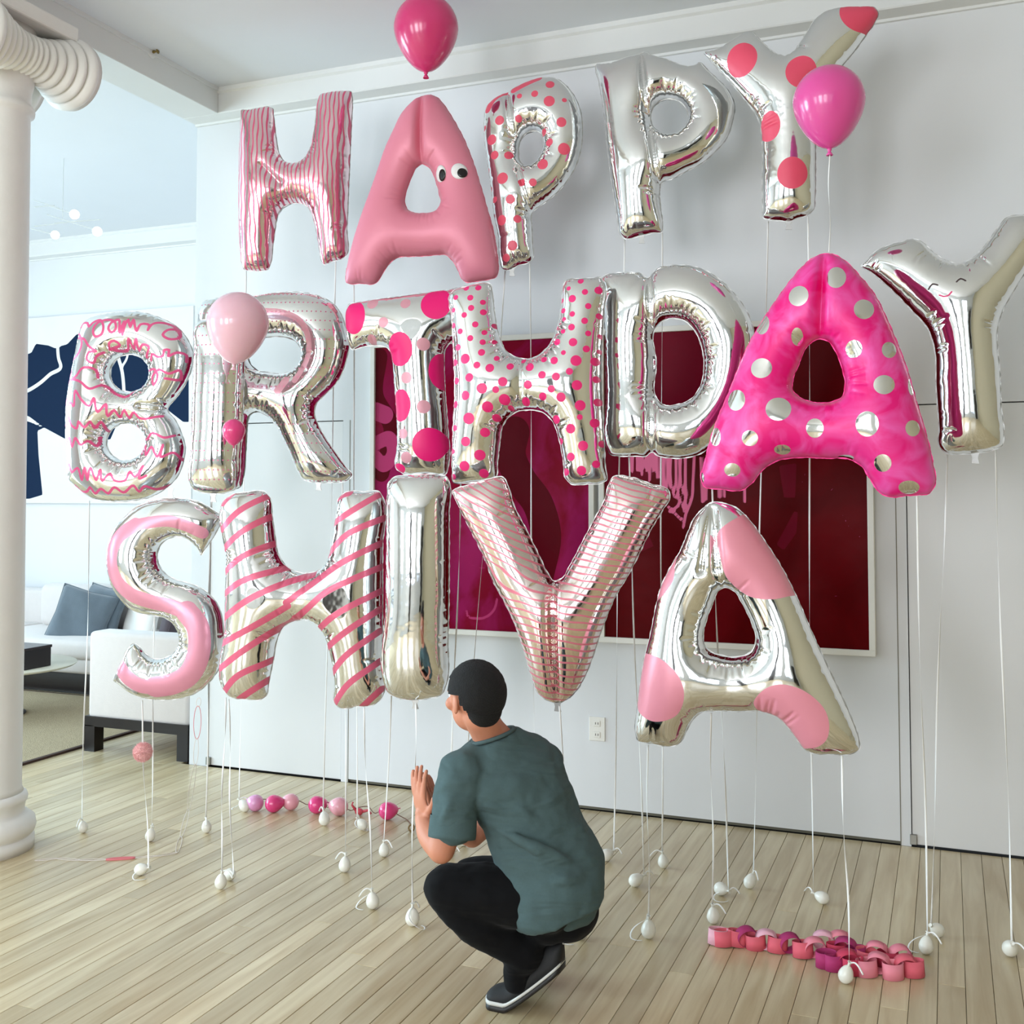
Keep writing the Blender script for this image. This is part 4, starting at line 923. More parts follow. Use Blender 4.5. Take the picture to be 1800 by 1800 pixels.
# ------------------------------------------------------------------ round latex balloons
def latex_mat(name, col, rough=.22, alpha=1.):
    m = mat(name, col, rough, coat=.5, alpha=alpha); b = m.node_tree.nodes['Principled BSDF']
    b.inputs['Subsurface Weight'].default_value = .25; b.inputs['Subsurface Radius'].default_value = (.05, .02, .03); return m
def latex(name, c, r, h, m, label, knot=True, tail=None, group=None, axis=None, cat='balloon', lowneck=.0):
    e = empty(name, c, label, cat, group)
    if axis is not None: e.rotation_euler = Vector(axis).to_track_quat('Z', 'Y').to_euler()
    bm = bmesh.new(); prof = []
    n = 26
    for i in range(n + 1):
        a = -PI / 2 + PI * i / n; z = math.sin(a); rr = math.cos(a)
        if z < 0: z2 = z * (1.12 + .16 * (-z) ** 3); rr2 = rr * (1 - .10 * (-z)) + .0
        else: z2 = z; rr2 = rr
        prof.append((max(rr2 * r, 0 if i in (0, n) else r * .02), z2 * h))
    prof[0] = (r * .045, prof[0][1] - r * .02); prof[-1] = (0, h)
    lathe_bm(bm, prof, 40); bmesh.ops.remove_doubles(bm, verts=bm.verts, dist=1e-5)
    from_bm('balloon_skin', bm, m, e, True)
    if knot:
        k = r; z0 = -h * 1.28
        bm = bmesh.new(); lathe_bm(bm, [(.045 * k, z0 + .01 * k), (.07 * k, z0 - .05 * k), (.04 * k, z0 - .09 * k), (.055 * k, z0 - .12 * k), (.10 * k, z0 - .2 * k), (.085 * k, z0 - .21 * k), (.03 * k, z0 - .13 * k)], 14)
        from_bm('knot', bm, m, e, True)
    return e
M_LMAG = latex_mat('latex_magenta', (214, 52, 118)); M_LPNK = latex_mat('latex_pink', (236, 84, 166), alpha=.93)
M_LPAL = latex_mat('latex_pale', (238, 190, 204)); M_LHOT = latex_mat('latex_hot', (226, 60, 130)); M_LLIL = latex_mat('latex_lilac', (226, 156, 200)); M_LROS = latex_mat('latex_rose', (238, 170, 184))
latex('round_balloon', dep(749, 51, 4.95), .150, .157, M_LMAG, 'magenta round balloon floating under the ceiling above the pink A')
latex('round_balloon', dep(1457, 180, 3.95), .130, .134, M_LPNK, 'bright pink round balloon above the hot pink A')
latex('round_balloon', dep(418, 569, 4.6), .130, .135, M_LPAL, 'pale pink round balloon in front of the middle row I and R', axis=(.06, .05, 1))
latex('round_balloon', dep(411, 757, 4.62), .048, .05, M_LHOT, 'tiny hot pink round balloon low in front of the letter R', axis=(0, 0, 1))

# ------------------------------------------------------------------ pompom on its thread
M_POM = mat('pompom_wool', (246, 190, 190), .95, sheen=.6)
pc = dep(251, 1322, 4.75)
pom = empty('pompom', pc, 'fluffy pink pompom hanging under the letter S', 'pompom')
bm = bmesh.new(); bmesh.ops.create_icosphere(bm, subdivisions=3, radius=.036)
for v in bm.verts: v.co *= 1 + rng.uniform(-.06, .06)
from_bm('pompom_core', bm, M_POM, pom, True)
bm = bmesh.new()
for i in range(2200):
    d = Vector(rng.normal(size=3)).normalized(); s = d.orthogonal().normalized() * .0018; t = d.cross(s).normalized() * .0018
    L = rng.uniform(.040, .047); p = d * .03; q = (d + Vector(rng.normal(size=3)) * .08).normalized() * L
    a, b, c, dd = bm.verts.new(p + s), bm.verts.new(p - s), bm.verts.new(p + t), bm.verts.new(q)
    bm.faces.new((a, b, dd)); bm.faces.new((b, c, dd)); bm.faces.new((c, a, dd))
me = bpy.data.meshes.new('pompom_fibres'); bm.to_mesh(me); bm.free(); o = link_mesh('pompom_fibres', me, M_POM, pom, False); o['kind'] = 'stuff'
q = onY(250, 1231, 3.93) - pc
bm = bmesh.new(); tube_bm(bm, [(0, 0, .03), (q.x * .6 + .004, q.y * .6, q.z * .55), q], .0011, 5); tube_bm(bm, [(.003, 0, .03), q], .0009, 5)
from_bm('thread', bm, mat('thread', (235, 225, 220), .7), pom)

# ------------------------------------------------------------------ ribbons and weights
M_RIB = mat('satin_ribbon', (250, 250, 248), .35, spec=.6); M_WT = mat('white_latex', (238, 236, 226), .3, coat=.3)
def ribbon(label, a, b, wid=.0068, sag=.006):
    a = Vector(a); b = Vector(b); r = random.Random(label)
    e = empty('ribbon', b, label, 'ribbon', 'white ribbons of the balloons')
    n = 26; pts = []; ph = r.uniform(0, 6)
    for i in range(n + 1):
        t = i / n; p = a.lerp(b, t); s = math.sin(PI * t) * sag
        pts.append(p - b + Vector((s * math.sin(ph + 5 * t), s * math.cos(ph + 4 * t), 0)))
    bm = bmesh.new(); ribbon_bm(bm, pts, wid, twist=r.uniform(3, 9) * r.choice((-1, 1)))
    from_bm('band', bm, M_RIB, e, True)
    return e
def weight(label, p, k=1., tilt=None, curl=0, seed=0):
    r = random.Random(seed * 13 + 5)
    R0 = .0235 * k; lean = tilt if tilt is not None else r.uniform(0, .5); az = r.uniform(0, 6.28)
    ax = Vector((math.sin(lean) * math.cos(az), math.sin(lean) * math.sin(az), math.cos(lean)))
    lowest = R0 * (1 + .12 * abs(math.cos(lean)))
    e = empty('balloon_weight', (p.x, p.y, 0), label, 'balloon weight', 'white egg-shaped balloon weights on the floor')
    q = ax.to_track_quat('Z', 'Y').to_matrix().to_4x4(); M = Matrix.Translation((0, 0, lowest)) @ q
    prof = [(0, -1.12)]
    for i in range(1, 14):
        a = -PI / 2 + PI * i / 14; z = math.sin(a); rr = math.cos(a)
        if z > 0: prof.append((rr * (1 - .18 * z), z * 1.4))
        else: prof.append((rr, z * 1.12))
    prof.append((.12, 1.42)); prof = [(a * R0, b * R0) for a, b in prof]
    bm = bmesh.new(); lathe_bm(bm, prof, 24, M); from_bm('egg', bm, M_WT, e, True)
    bm = bmesh.new(); lathe_bm(bm, [(.11 * R0, 1.4 * R0), (.22 * R0, 1.55 * R0), (.12 * R0, 1.68 * R0), (.3 * R0, 1.95 * R0), (.26 * R0, 1.96 * R0), (.05 * R0, 1.7 * R0)], 12, M); from_bm('knot', bm, M_WT, e, True)
    top = M @ Vector((0, 0, 1.62 * R0))
    for j in range(1 + (curl > 0)):
        L = r.uniform(.03, .06) if j == 0 else .11; pts = []; a0 = r.uniform(0, 6.28)
        for i in range(15):
            t = i / 14
            if j == 0: pp = top + Vector((math.cos(a0) * L * t, math.sin(a0) * L * t, .018 * math.sin(PI * t) - top.z * .3 * t))
            else:
                rad = .03; an = a0 + t * 5.2
                c = top + Vector((math.cos(a0) * .035, math.sin(a0) * .035, 0)); pp = Vector((c.x + rad * math.cos(an + PI), c.y + rad * math.sin(an + PI), max(.004, top.z * (1 - t * 1.4))))
            pts.append(pp)
        bm = bmesh.new(); ribbon_bm(bm, pts, .0055, normal=Vector((0, 0, 1)) if j else None); from_bm('ribbon_end', bm, M_RIB, e, True)
    return e, Vector((p.x, p.y, 0)) + top
# (top pixel, letter plane, weight pixel on the floor, scale, curl, tilt, what it hangs from)
RB = [((157, 880), 4.16, (146, 1464), .95, 0, .15, 'the left side of the scribbled B'),
      ((278, 878), 4.16, (264, 1479), 1., 0, .15, 'the right side of the scribbled B'),
      ((250, 1231), 3.94, (247, 1539), 1.05, 1, 1.3, 'the base of the banded S'),
      ((372, 872), 4.05, (363, 1464), 1., 0, .3, 'the base of the dotted I'),
      ((397, 1226), 3.93, (388, 1563), 1.05, 0, .1, 'the left foot of the striped H, nearer strand'),
      ((402, 1229), 3.96, (404, 1548), 1.05, 0, 1.4, 'the left foot of the striped H, farther strand'),
      ((433, 476), 4.66, (430, 1427), 1.15, 1, .9, 'the left foot of the pink lined H'),
      ((590, 459), 4.66, (570, 1451), 1.15, 0, .6, 'the right foot of the pink lined H'),
      ((602, 849), 4.27, (606, 1533), 1.1, 0, .2, 'the right leg of the tiny dotted R'),
      ((622, 501), 4.58, (637, 1459), 1., 1, .8, 'the left foot of the matte pink A'),
      ((640, 1243), 3.93, (655, 1598), 1.1, 1, .1, 'the right foot of the striped H'),
      ((708, 835), 4.36, (675, 1506), 1., 0, .1, 'the base of the magenta dotted T'),
      ((731, 1233), 3.93, (725, 1628), 1.15, 1, .0, 'the base of the plain silver I'),
      ((810, 851), 4.10, (792, 1508), .95, 1, .7, 'the left foot of the pink dotted H'),
      ((888, 476), 4.76, (814, 1487), 1.1, 0, .6, 'the left edge of the coral dotted P'),
      ((931, 463), 4.76, (936, 1500), 1., 0, .4, 'the right edge of the coral dotted P'),
      ((1098, 421), 4.76, (1066, 1514), 1.1, 0, 1.3, 'the left edge of the plain silver P'),
      ((1164, 409), 4.76, (1166, 1526), 1., 0, .1, 'the right edge of the plain silver P'),
      ((1106, 804), 4.30, (1117, 1559), 1.1, 0, 1.2, 'the base of the plain silver D'),
      ((983, 1236), 3.92, (1022, 1652), 1., 1, .8, 'the point of the latticed V'),
      ((1139, 1309), 3.90, (1140, 1650), 1.15, 1, .1, 'the left foot of the pink patched A'),
      ((1252, 860), 4.05, (1267, 1574), 1.1, 1, 1.5, 'the left foot of the hot pink A'),
      ((1250, 1253), 3.92, (1254, 1624), 1.05, 0, .1, 'the crossbar of the pink patched A'),
      ((1350, 389), 4.62, (1318, 1562), 1.05, 0, .5, 'the left edge of the coral dotted Y'),
      ((1420, 381), 4.62, (1446, 1589), 1., 0, 1.3, 'the right edge of the coral dotted Y'),
      ((1480, 1328), 3.90, (1487, 1729), 1.05, 0, .3, 'the right foot of the pink patched A'),
      ((1612, 872), 4.05, (1628, 1677), 1.05, 1, .3, 'the right foot of the hot pink A'),
      ((1665, 799), 4.42, (1648, 1648), 1.05, 0, 1.0, 'the left side of the smiling Y'),
      ((1750, 792), 4.42, (1776, 1682), 1.15, 0, .9, 'the right side of the smiling Y')]
for i, (tp, Yp, wp, k, cu, ti, what) in enumerate(RB):
    g = onZ(*wp); e, top = weight('white egg-shaped weight tied under ' + what, g, k, ti, cu, i)
    ribbon('white ribbon hanging from ' + what, onY(tp[0], tp[1], Yp), top)
ribbon('short white ribbon joining the bright pink round balloon to the hot pink A', dep(1459, 268, 3.95), onY(1457, 443, 4.05), .004)
ribbon('thin white ribbon below the tiny hot pink balloon', dep(411, 787, 4.62), dep(408, 848, 4.66), .004)
ribbon('loose white ribbon tail between the pale pink balloon and the R', dep(431, 646, 4.6), dep(455, 655, 4.62), .004, .02)

# ------------------------------------------------------------------ garland of little balloons on the floor
G = [(449, 1426, .041, M_LLIL, 'small lilac balloon at the left end of the floor garland'), (481, 1428, .043, M_LHOT, 'small hot pink balloon next to the lilac one in the floor garland'),
     (511, 1424, .041, M_LROS, 'small rose balloon between the hot pink ones of the floor garland'), (557, 1430, .043, M_LHOT, 'small hot pink balloon in the middle of the floor garland'),
     (596, 1434, .045, M_LROS, 'small rose balloon just right of the garland middle'), (681, 1441, .043, M_LHOT, 'small hot pink balloon at the right end of the floor garland')]
prevp = None
for i, (u, v, r, m, lb) in enumerate(G):
    g = onZ(u, v); d = (RV * (.9 if i % 2 else -.9) + FV * .3 + Vector((0, 0, .1)))
    latex('mini_balloon', Vector((g.x, g.y, r * 1.0)), r, r, m, lb, group='little balloons of the floor garland', axis=-d)
g = onZ(631, 1433)
e = empty('deflated_balloon', (g.x, g.y, 0), 'shrivelled coral mini balloon lying between the last two garland balloons', 'balloon')
bm = bmesh.new(); ell_bm(bm, (0, 0, .018), ((.022, 0, 0), (0, .02, 0), (0, 0, .018))); from_bm('balloon_skin', bm, latex_mat('latex_coral', (214, 78, 96)), e, True)
bm = bmesh.new(); tube_bm(bm, [RV * -.012 + Vector((0, 0, .02)), RV * -.035 + Vector((0, 0, .05)), RV * -.03 + Vector((0, 0, .065))], [.009, .005, .004], 8); tube_bm(bm, [RV * .014 + Vector((0, 0, .018)), RV * .045 + Vector((0, 0, .024)), RV * .06 + Vector((0, 0, .006))], [.009, .006, .006], 8)
from_bm('neck', bm, MATS['latex_coral'], e, True)
gp = [onZ(u, v) + Vector((0, 0, z)) for u, v, z in ((430, 1424, .01), (449, 1421, .04), (481, 1423, .05), (511, 1420, .05), (528, 1421, .035), (543, 1425, .03), (557, 1425, .05), (576, 1430, .03), (596, 1428, .05), (617, 1432, .02), (631, 1430, .03), (645, 1428, .03), (660, 1434, .012), (681, 1435, .05), (700, 1440, .02), (712, 1441, .006), (722, 1450, .004), (727, 1458, .004))]
c0 = gp[0].copy(); c0.z = 0
gs = empty('garland_string', c0, 'brown string threading the row of little balloons on the floor', 'string')
bm = bmesh.new(); tube_bm(bm, [Vector(p) - c0 for p in spline(gp, .02)], .0022, 6); from_bm('cord', bm, mat('brown_cord', (132, 98, 84), .7), gs, True)
g = onZ(723, 1462); e = empty('wooden_ring', (g.x, g.y, .0), 'small brown ring lying by the raised hands', 'ring')
bm = bmesh.new(); tube_bm(bm, [Vector((.014 * math.cos(a), .004 * math.sin(a), .018 + .014 * math.sin(a))) for a in [2 * PI * i / 20 for i in range(20)]], .0045, 8, closed=True)
from_bm('ring_body', bm, mat('brown_ring', (120, 92, 40), .4), e, True)

# ------------------------------------------------------------------ paper chain at the right
PCOL = {'coral': (232, 104, 122), 'pink': (240, 142, 160), 'blush': (246, 186, 204), 'plum': (176, 46, 108), 'red': (206, 60, 92)}
for k, c in PCOL.items(): mat('paper_' + k, c, .75, noise=.08, nscale=40)
g0 = onZ(1250, 1655); pcn = empty('paper_chain', (g0.x, g0.y, 0), 'pink paper chain lying on the floor at the right', 'paper chain')
def link(p, rx, ry, wd, axis, colr, spin=0., gapa=0.):
    """a closed paper band; axis is the band's axis direction"""
    q = Vector(axis).normalized(); a = q.orthogonal().normalized() if abs(q.z) < .95 else Vector(RV); b = q.cross(a).normalized()
    if abs(q.z) > .5: a = (RV - q * q.dot(RV)).normalized(); b = q.cross(a)
    else: a = Vector((0, 0, 1)) - q * q.z; a.normalize(); b = q.cross(a); a, b = b, a
    a2 = a * math.cos(spin) + b * math.sin(spin); b2 = -a * math.sin(spin) + b * math.cos(spin)
    bm = bmesh.new(); n = 22; rows = []
    for i in range(n):
        t = 2 * PI * i / n; rows.append([bm.verts.new(p + a2 * (rx + o) * math.cos(t) + b2 * (ry + o) * math.sin(t) + q * s * wd / 2) for s, o in ((-1, 0), (1, 0), (1, .0008), (-1, .0008))])
    for i in range(n):
        r0, r1 = rows[i], rows[(i + 1) % n]
        for k in range(4): bm.faces.new((r0[k], r0[(k + 1) % 4], r1[(k + 1) % 4], r1[k]))
    # the glued overlap
    ov = []
    for i in range(0, 4):
        t = 2 * PI * i / n; ov.append([bm.verts.new(p + a2 * (rx + .0022) * math.cos(t) + b2 * (ry + .0022) * math.sin(t) + q * s * wd / 2) for s in (-1, 1)])
    for r0, r1 in zip(ov, ov[1:]): bm.faces.new((r0[0], r0[1], r1[1], r1[0]))
    from_bm('paper_link', bm, MATS['paper_' + colr], pcn, True)
UP = Vector((0, 0, 1))
ch = [(1262, 1659, 'blush', 0), (1272, 1662, 'coral', 0), (1296, 1662, 'coral', 0), (1312, 1664, 'plum', 1), (1328, 1668, 'coral', 0), (1347, 1670, 'blush', 1), (1367, 1673, 'coral', 0), (1388, 1676, 'plum', 1), (1411, 1682, 'coral', 0), (1432, 1684, 'pink', 1),
      (1452, 1700, 'plum', 0), (1468, 1705, 'plum', 0), (1490, 1706, 'red', 1), (1500, 1712, 'red', 0), (1524, 1715, 'pink', 0), (1544, 1712, 'pink', 1), (1570, 1720, 'pink', 0), (1592, 1716, 'coral', 1), (1606, 1716, 'coral', 0),
      (1470, 1686, 'red', 0), (1486, 1684, 'plum', 1), (1504, 1692, 'plum', 0), (1522, 1696, 'coral', 0), (1541, 1692, 'pink', 1), (1560, 1700, 'red', 0), (1582, 1698, 'pink', 1), (1448, 1672, 'blush', 1), (1476, 1672, 'pink', 1)]
for i, (u, v, c, typ) in enumerate(ch):
    g = onZ(u, v) - Vector((g0.x, g0.y, 0)); r = random.Random(i)
    if typ == 0: link(g + UP * .027, .034, .025, .052, (r.uniform(-.1, .1), r.uniform(-.12, .12), 1), c, r.uniform(-.15, .15))
    else: link(g + UP * .037, .036, .030, .036, FV * 1. + RV * r.uniform(-.5, .5) + UP * .25, c, 0)

# ------------------------------------------------------------------ thin looped paper chain hanging down and trailing on the floor
Mth = mat('pale_thread', (236, 226, 220), .7); Mpk = mat('pink_thread', (226, 128, 134), .7)
hp = [onY(350, 1227, 3.93), onY(348, 1242, 3.92), onY(346, 1298, 3.92), onY(343, 1345, 3.92), onZ(331, 1424, .05), onZ(318, 1472), onZ(311, 1500), onZ(275, 1506), onZ(236, 1509), onZ(188, 1512), onZ(140, 1513), onZ(100, 1510), onZ(62, 1514)]
c0 = Vector((hp[6].x, hp[6].y, 0))
lc = empty('looped_thread_chain', c0, 'thin looped paper chain trailing from the S down to the floor at the left', 'paper chain')
for i, (a, b) in enumerate(zip(hp, hp[1:])):
    d = (b - a); n = d.normalized(); s = n.cross(FV).normalized() if abs(n.z) > .5 else n.cross(UP).normalized()
    pts = []
    wdt = .010 if i != 1 else .016
    for j in range(24):
        t = 2 * PI * j / 24; p = a + d * .5 + n * (d.length * .52) * math.cos(t) + s * wdt * math.sin(t); p.z = max(p.z, .003); pts.append(p - c0)
    bm = bmesh.new(); 
    if i == 8:
        tube_bm(bm, pts, .0045, 6, closed=True)
    else: tube_bm(bm, pts, .0014, 5, closed=True)
    from_bm('thread_loop', bm, Mpk if i in (1, 8) else Mth, lc, True)
# ------------------------------------------------------------------ the crouching person
def J(u, v, zc): return dep(u, v, zc)
base = onZ(905, 1760); base.z = 0
person = empty('person', base, 'person in grey-green t-shirt and black trousers crouching with raised hands, seen from behind', 'person')
PW_ = lambda p: Vector(p) - base
M_SKIN = mat('skin', (204, 136, 108), .55, noise=.06, nscale=20); M_SKIN.node_tree.nodes['Principled BSDF'].inputs['Subsurface Weight'].default_value = .15
M_SKIN.node_tree.nodes['Principled BSDF'].inputs['Subsurface Radius'].default_value = (.02, .008, .004)
M_HAIR = mat('black_hair', (11, 9, 10), .85, noise=.4, nscale=80, bump=.6, bscale=260)
def cloth_mat(name, col, fold, rough=.9):
    m = mat(name, col, rough, noise=.22, nscale=160, bump=0, sheen=.03, spec=.2); nt = m.node_tree; N = nt.nodes; L = nt.links; b = N['Principled BSDF']
    tc = N.new('ShaderNodeTexCoord'); mp = N.new('ShaderNodeMapping'); mp.inputs['Rotation'].default_value = (0, .9, .6); mp.inputs['Scale'].default_value = (2.2, 2.2, 8)
    L.new(tc.outputs['Object'], mp.inputs['Vector'])
    n1 = N.new('ShaderNodeTexNoise'); n1.inputs['Scale'].default_value = 1.7; n1.inputs['Detail'].default_value = 2; n1.inputs['Distortion'].default_value = .8; L.new(mp.outputs[0], n1.inputs['Vector'])
    bp = N.new('ShaderNodeBump'); bp.inputs['Strength'].default_value = fold; bp.inputs['Distance'].default_value = .05; L.new(n1.outputs['Fac'], bp.inputs['Height'])
    L.new(bp.outputs[0], b.inputs['Normal']); return m
M_TEE = cloth_mat('tshirt_cotton', (78, 98, 100), .55); M_TRO = cloth_mat('black_trousers', (6, 6, 9), .25)
fwd = (RV * -.70 + FV * .71).normalized(); rgt = (RV * .71 + FV * .70).normalized()
def loft(bm, rings, seg=28, square=0.):
    """rings: (centre, vector a, vector b)"""
    R = []
    for c, a, b in rings:
        R.append([bm.verts.new(Vector(c) + Vector(a) * math.cos(2 * PI * i / seg) + Vector(b) * math.sin(2 * PI * i / seg)) for i in range(seg)])
    for r0, r1 in zip(R, R[1:]):
        for i in range(seg): bm.faces.new((r0[i], r0[(i + 1) % seg], r1[(i + 1) % seg], r1[i]))
    bm.faces.new(R[0][::-1]); bm.faces.new(R[-1])
def limb(bm, pts, rads, seg=18):
    s = spline([list(p) + [r] for p, r in zip([PW_(p) for p in pts], rads)], .02)
    P = [Vector(q[:3]) for q in s]; Rr = [q[3] for q in s]
    d0 = (P[0] - P[1]).normalized(); d1 = (P[-1] - P[-2]).normalized()
    caps0 = [(P[0] + d0 * Rr[0] * math.sin(a), Rr[0] * math.cos(a)) for a in (1.35, 1.0, .6, .3)]
    caps1 = [(P[-1] + d1 * Rr[-1] * math.sin(a), Rr[-1] * math.cos(a)) for a in (.3, .6, 1.0, 1.35)]
    pp = [c[0] for c in caps0] + P + [c[0] for c in caps1]; rr = [c[1] for c in caps0] + Rr + [c[1] for c in caps1]
    tube_bm(bm, pp, rr, seg)
def sphere(bm, p, r, axes=None):
    if axes is None: axes = ((r, 0, 0), (0, r, 0), (0, 0, r))
    ell_bm(bm, PW_(p), axes, seg=24, rings=16)
def remesh(name, bm, m, vox, smooth=6, parent=None, disp=None):
    bmesh.ops.recalc_face_normals(bm, faces=bm.faces)
    me = bpy.data.meshes.new(name); bm.to_mesh(me); bm.free()
    o = link_mesh(name, me, None, parent); 
    rm = o.modifiers.new('r', 'REMESH'); rm.mode = 'VOXEL'; rm.voxel_size = vox; rm.use_smooth_shade = True
    if smooth: s = o.modifiers.new('s', 'SMOOTH'); s.factor = .5; s.iterations = smooth
    if disp:
        tx = bpy.data.textures.new(name + '_folds', 'CLOUDS'); tx.noise_scale = disp[0]
        dm = o.modifiers.new('d', 'DISPLACE'); dm.texture = tx; dm.strength = disp[1]; dm.mid_level = .5
        dm.texture_coords = 'LOCAL'
        s = o.modifiers.new('s2', 'SMOOTH'); s.factor = .5; s.iterations = 2
    dg = bpy.context.evaluated_depsgraph_get(); dg.update()
    m2 = bpy.data.meshes.new_from_object(o.evaluated_get(dg)); o.modifiers.clear(); o.data = m2
    m2.materials.clear(); m2.materials.append(m); m2.shade_smooth()
    return o
# key joints
HIPL, HIPR = J(962, 1592, 3.34), J(1003, 1584, 3.52)
KNL, KNR = J(778, 1563, 3.42), J(828, 1545, 3.62)
ANL, ANR = J(928, 1684, 3.40), J(935, 1662, 3.60)
SHL, SHR = J(806, 1358, 3.42), J(955, 1338, 3.62)
NECK = J(868, 1302, 3.50); HEAD = J(836, 1226, 3.46)
ELL, WRL = J(776, 1494, 3.36), J(744, 1440, 3.50)
ELR, WRR = J(830, 1470, 3.78), J(764, 1446, 3.62)
hf = (RV * -.62 + FV * .78 - UP * .05).normalized(); hr = hf.cross(UP).normalized(); hu = hr.cross(hf)
# body: one continuous surface
bm = bmesh.new()
sphere(bm, HEAD + hu * .018 - hf * .005, 1, (hr * .076, hf * .098, hu * .092))                       # skull
sphere(bm, HEAD - hu * .045 + hf * .03, 1, (hr * .056, hf * .062, hu * .062))                      # jaw
limb(bm, [HEAD - hu * .075 + hf * .068, HEAD - hu * .082 + hf * .076], [.022, .018])               # chin
limb(bm, [HEAD - hu * .002 + hf * .092, HEAD - hu * .022 + hf * .112, HEAD - hu * .03 + hf * .102], [.009, .012, .014])   # nose
for s in (1, -1):
    sphere(bm, HEAD - hu * .012 + hr * s * .079 - hf * .002, 1, (hr * .010, hf * .018 - hr * s * .006, hu * .031))   # ears
    sphere(bm, HEAD + hr * s * .03 + hf * .082 + hu * .018, 1, (hr * .022, hf * .01, hu * .008))                 # brows
    sphere(bm, HEAD + hr * s * .042 + hf * .07 - hu * .02, 1, (hr * .022, hf * .02, hu * .022))                  # cheeks
sphere(bm, HEAD - hu * .052 + hf * .093, 1, (hr * .022, hf * .008, hu * .007)); sphere(bm, HEAD - hu * .063 + hf * .09, 1, (hr * .018, hf * .009, hu * .007))
limb(bm, [HEAD - hu * .05 - hf * .022, J(856, 1282, 3.48), NECK], [.056, .055, .064])
limb(bm, [NECK, J(905, 1380, 3.5), J(960, 1530, 3.44), J(985, 1590, 3.42)], [.058, .075, .08, .09])
limb(bm, [SHL, J(880, 1345, 3.52), SHR], [.045, .06, .045])
limb(bm, [SHL, J(795, 1430, 3.37), ELL], [.05, .045, .041]); limb(bm, [ELL, J(756, 1470, 3.42), WRL], [.041, .038, .027])
limb(bm, [SHR, J(905, 1400, 3.78), ELR], [.05, .044, .038]); limb(bm, [ELR, WRR], [.037, .027])
limb(bm, [HIPL, KNL], [.06, .05]); limb(bm, [KNL, ANL], [.045, .036]); limb(bm, [HIPR, KNR], [.06, .05]); limb(bm, [KNR, ANR], [.045, .036])
limb(bm, [ANL, J(902, 1722, 3.42)], [.034, .024]); limb(bm, [ANR, J(912, 1696, 3.62)], [.034, .024])
def hand(wr, up, across, pn, s=1.):
    """up: towards the fingers, across: towards the thumb side, pn: palm normal"""
    up, across, pn = up.normalized(), across.normalized(), pn.normalized()
    pc = wr + up * .048
    sphere(bm, pc, 1, (across * .040, up * .050, pn * .0145))
    limb(bm, [wr - up * .01, wr + up * .02], [.025, .024], 12)
    for k, (off, L, sp) in enumerate(((.029, .070, .16), (.0095, .079, .03), (-.0105, .073, -.06), (-.029, .058, -.2))):
        d = (up + across * sp).normalized(); b0 = pc + up * .038 + across * off
        j1 = b0 + d * L * .45 + pn * .004; j2 = j1 + (d + pn * .25).normalized() * L * .33; j3 = j2 + (d + pn * .5).normalized() * L * .25
        limb(bm, [b0 - d * .012, b0 + d * .005, j1, j2, j3], [.0095, .0092, .0085, .0078, .0066], 10)
    t0 = wr + up * .022 + across * .028; d = (up * .7 + across * .75 + pn * .15).normalized()
    limb(bm, [t0 - d * .01, t0 + d * .022, t0 + d * .045 + up * .004, t0 + d * .055 + up * .016], [.014, .0115, .0098, .008], 10)
hand(WRL, UP * 1. + RV * -.16, RV * .55 + FV * -.75, RV * .6 + FV * .7)
hand(WRR, UP * 1. + RV * -.12, RV * -.2 + FV * -.9, RV * -.9 + FV * .2)
body = remesh('body', bm, M_SKIN, .0042, 4, person)
# eyes
for s in (1, -1):
    bm = bmesh.new(); sphere(bm, HEAD + hr * s * .031 + hf * .0815 + hu * .004, .0125); from_bm('eyeball', bm, MATS['eye_white'], body, True)
# hair: a close cropped cap cut off at the hairline
bm = bmesh.new(); n = 56
cen = HEAD + hu * .018 - hf * .006
for (ri, fl) in ((1.0, 0), (.9, 1)):
    M = Matrix(((hr.x * .090, hf.x * .107, hu.x * .101), (hr.y * .090, hf.y * .107, hu.y * .101), (hr.z * .090, hf.z * .107, hu.z * .101))).to_4x4()
    M.translation = PW_(cen); ell_bm(bm, PW_(cen), (hr * .089 * ri, hf * .106 * ri, hu * .101 * ri), seg=56, rings=40)
kill = []
for v in bm.verts:
    d = v.co - PW_(cen); f = d.dot(hf); u_ = d.dot(hu); s_ = abs(d.dot(hr))
    if (f > .05 and u_ < .045) or (f > .028 and u_ < .0) or (f > -.055 and u_ < -.045 - .2 * max(0, -f)) or (u_ < -.088) or (abs(f - .0) < .022 and u_ < -.005 and s_ > .05): kill.append(v)
bmesh.ops.delete(bm, geom=kill, context='VERTS')
for v in bm.verts: v.co += (v.co - PW_(cen)).normalized() * rng.uniform(-.0008, .0012)
me = bpy.data.meshes.new('hair'); bm.to_mesh(me); bm.free(); link_mesh('hair', me, M_HAIR, person)
# nape hair reaching down the back of the head
bm = bmesh.new(); sphere(bm, HEAD - hu * .032 - hf * .046, 1, (hr * .060, hf * .046, hu * .058)); from_bm('nape_hair', bm, M_HAIR, bpy.data.objects['hair'], True)

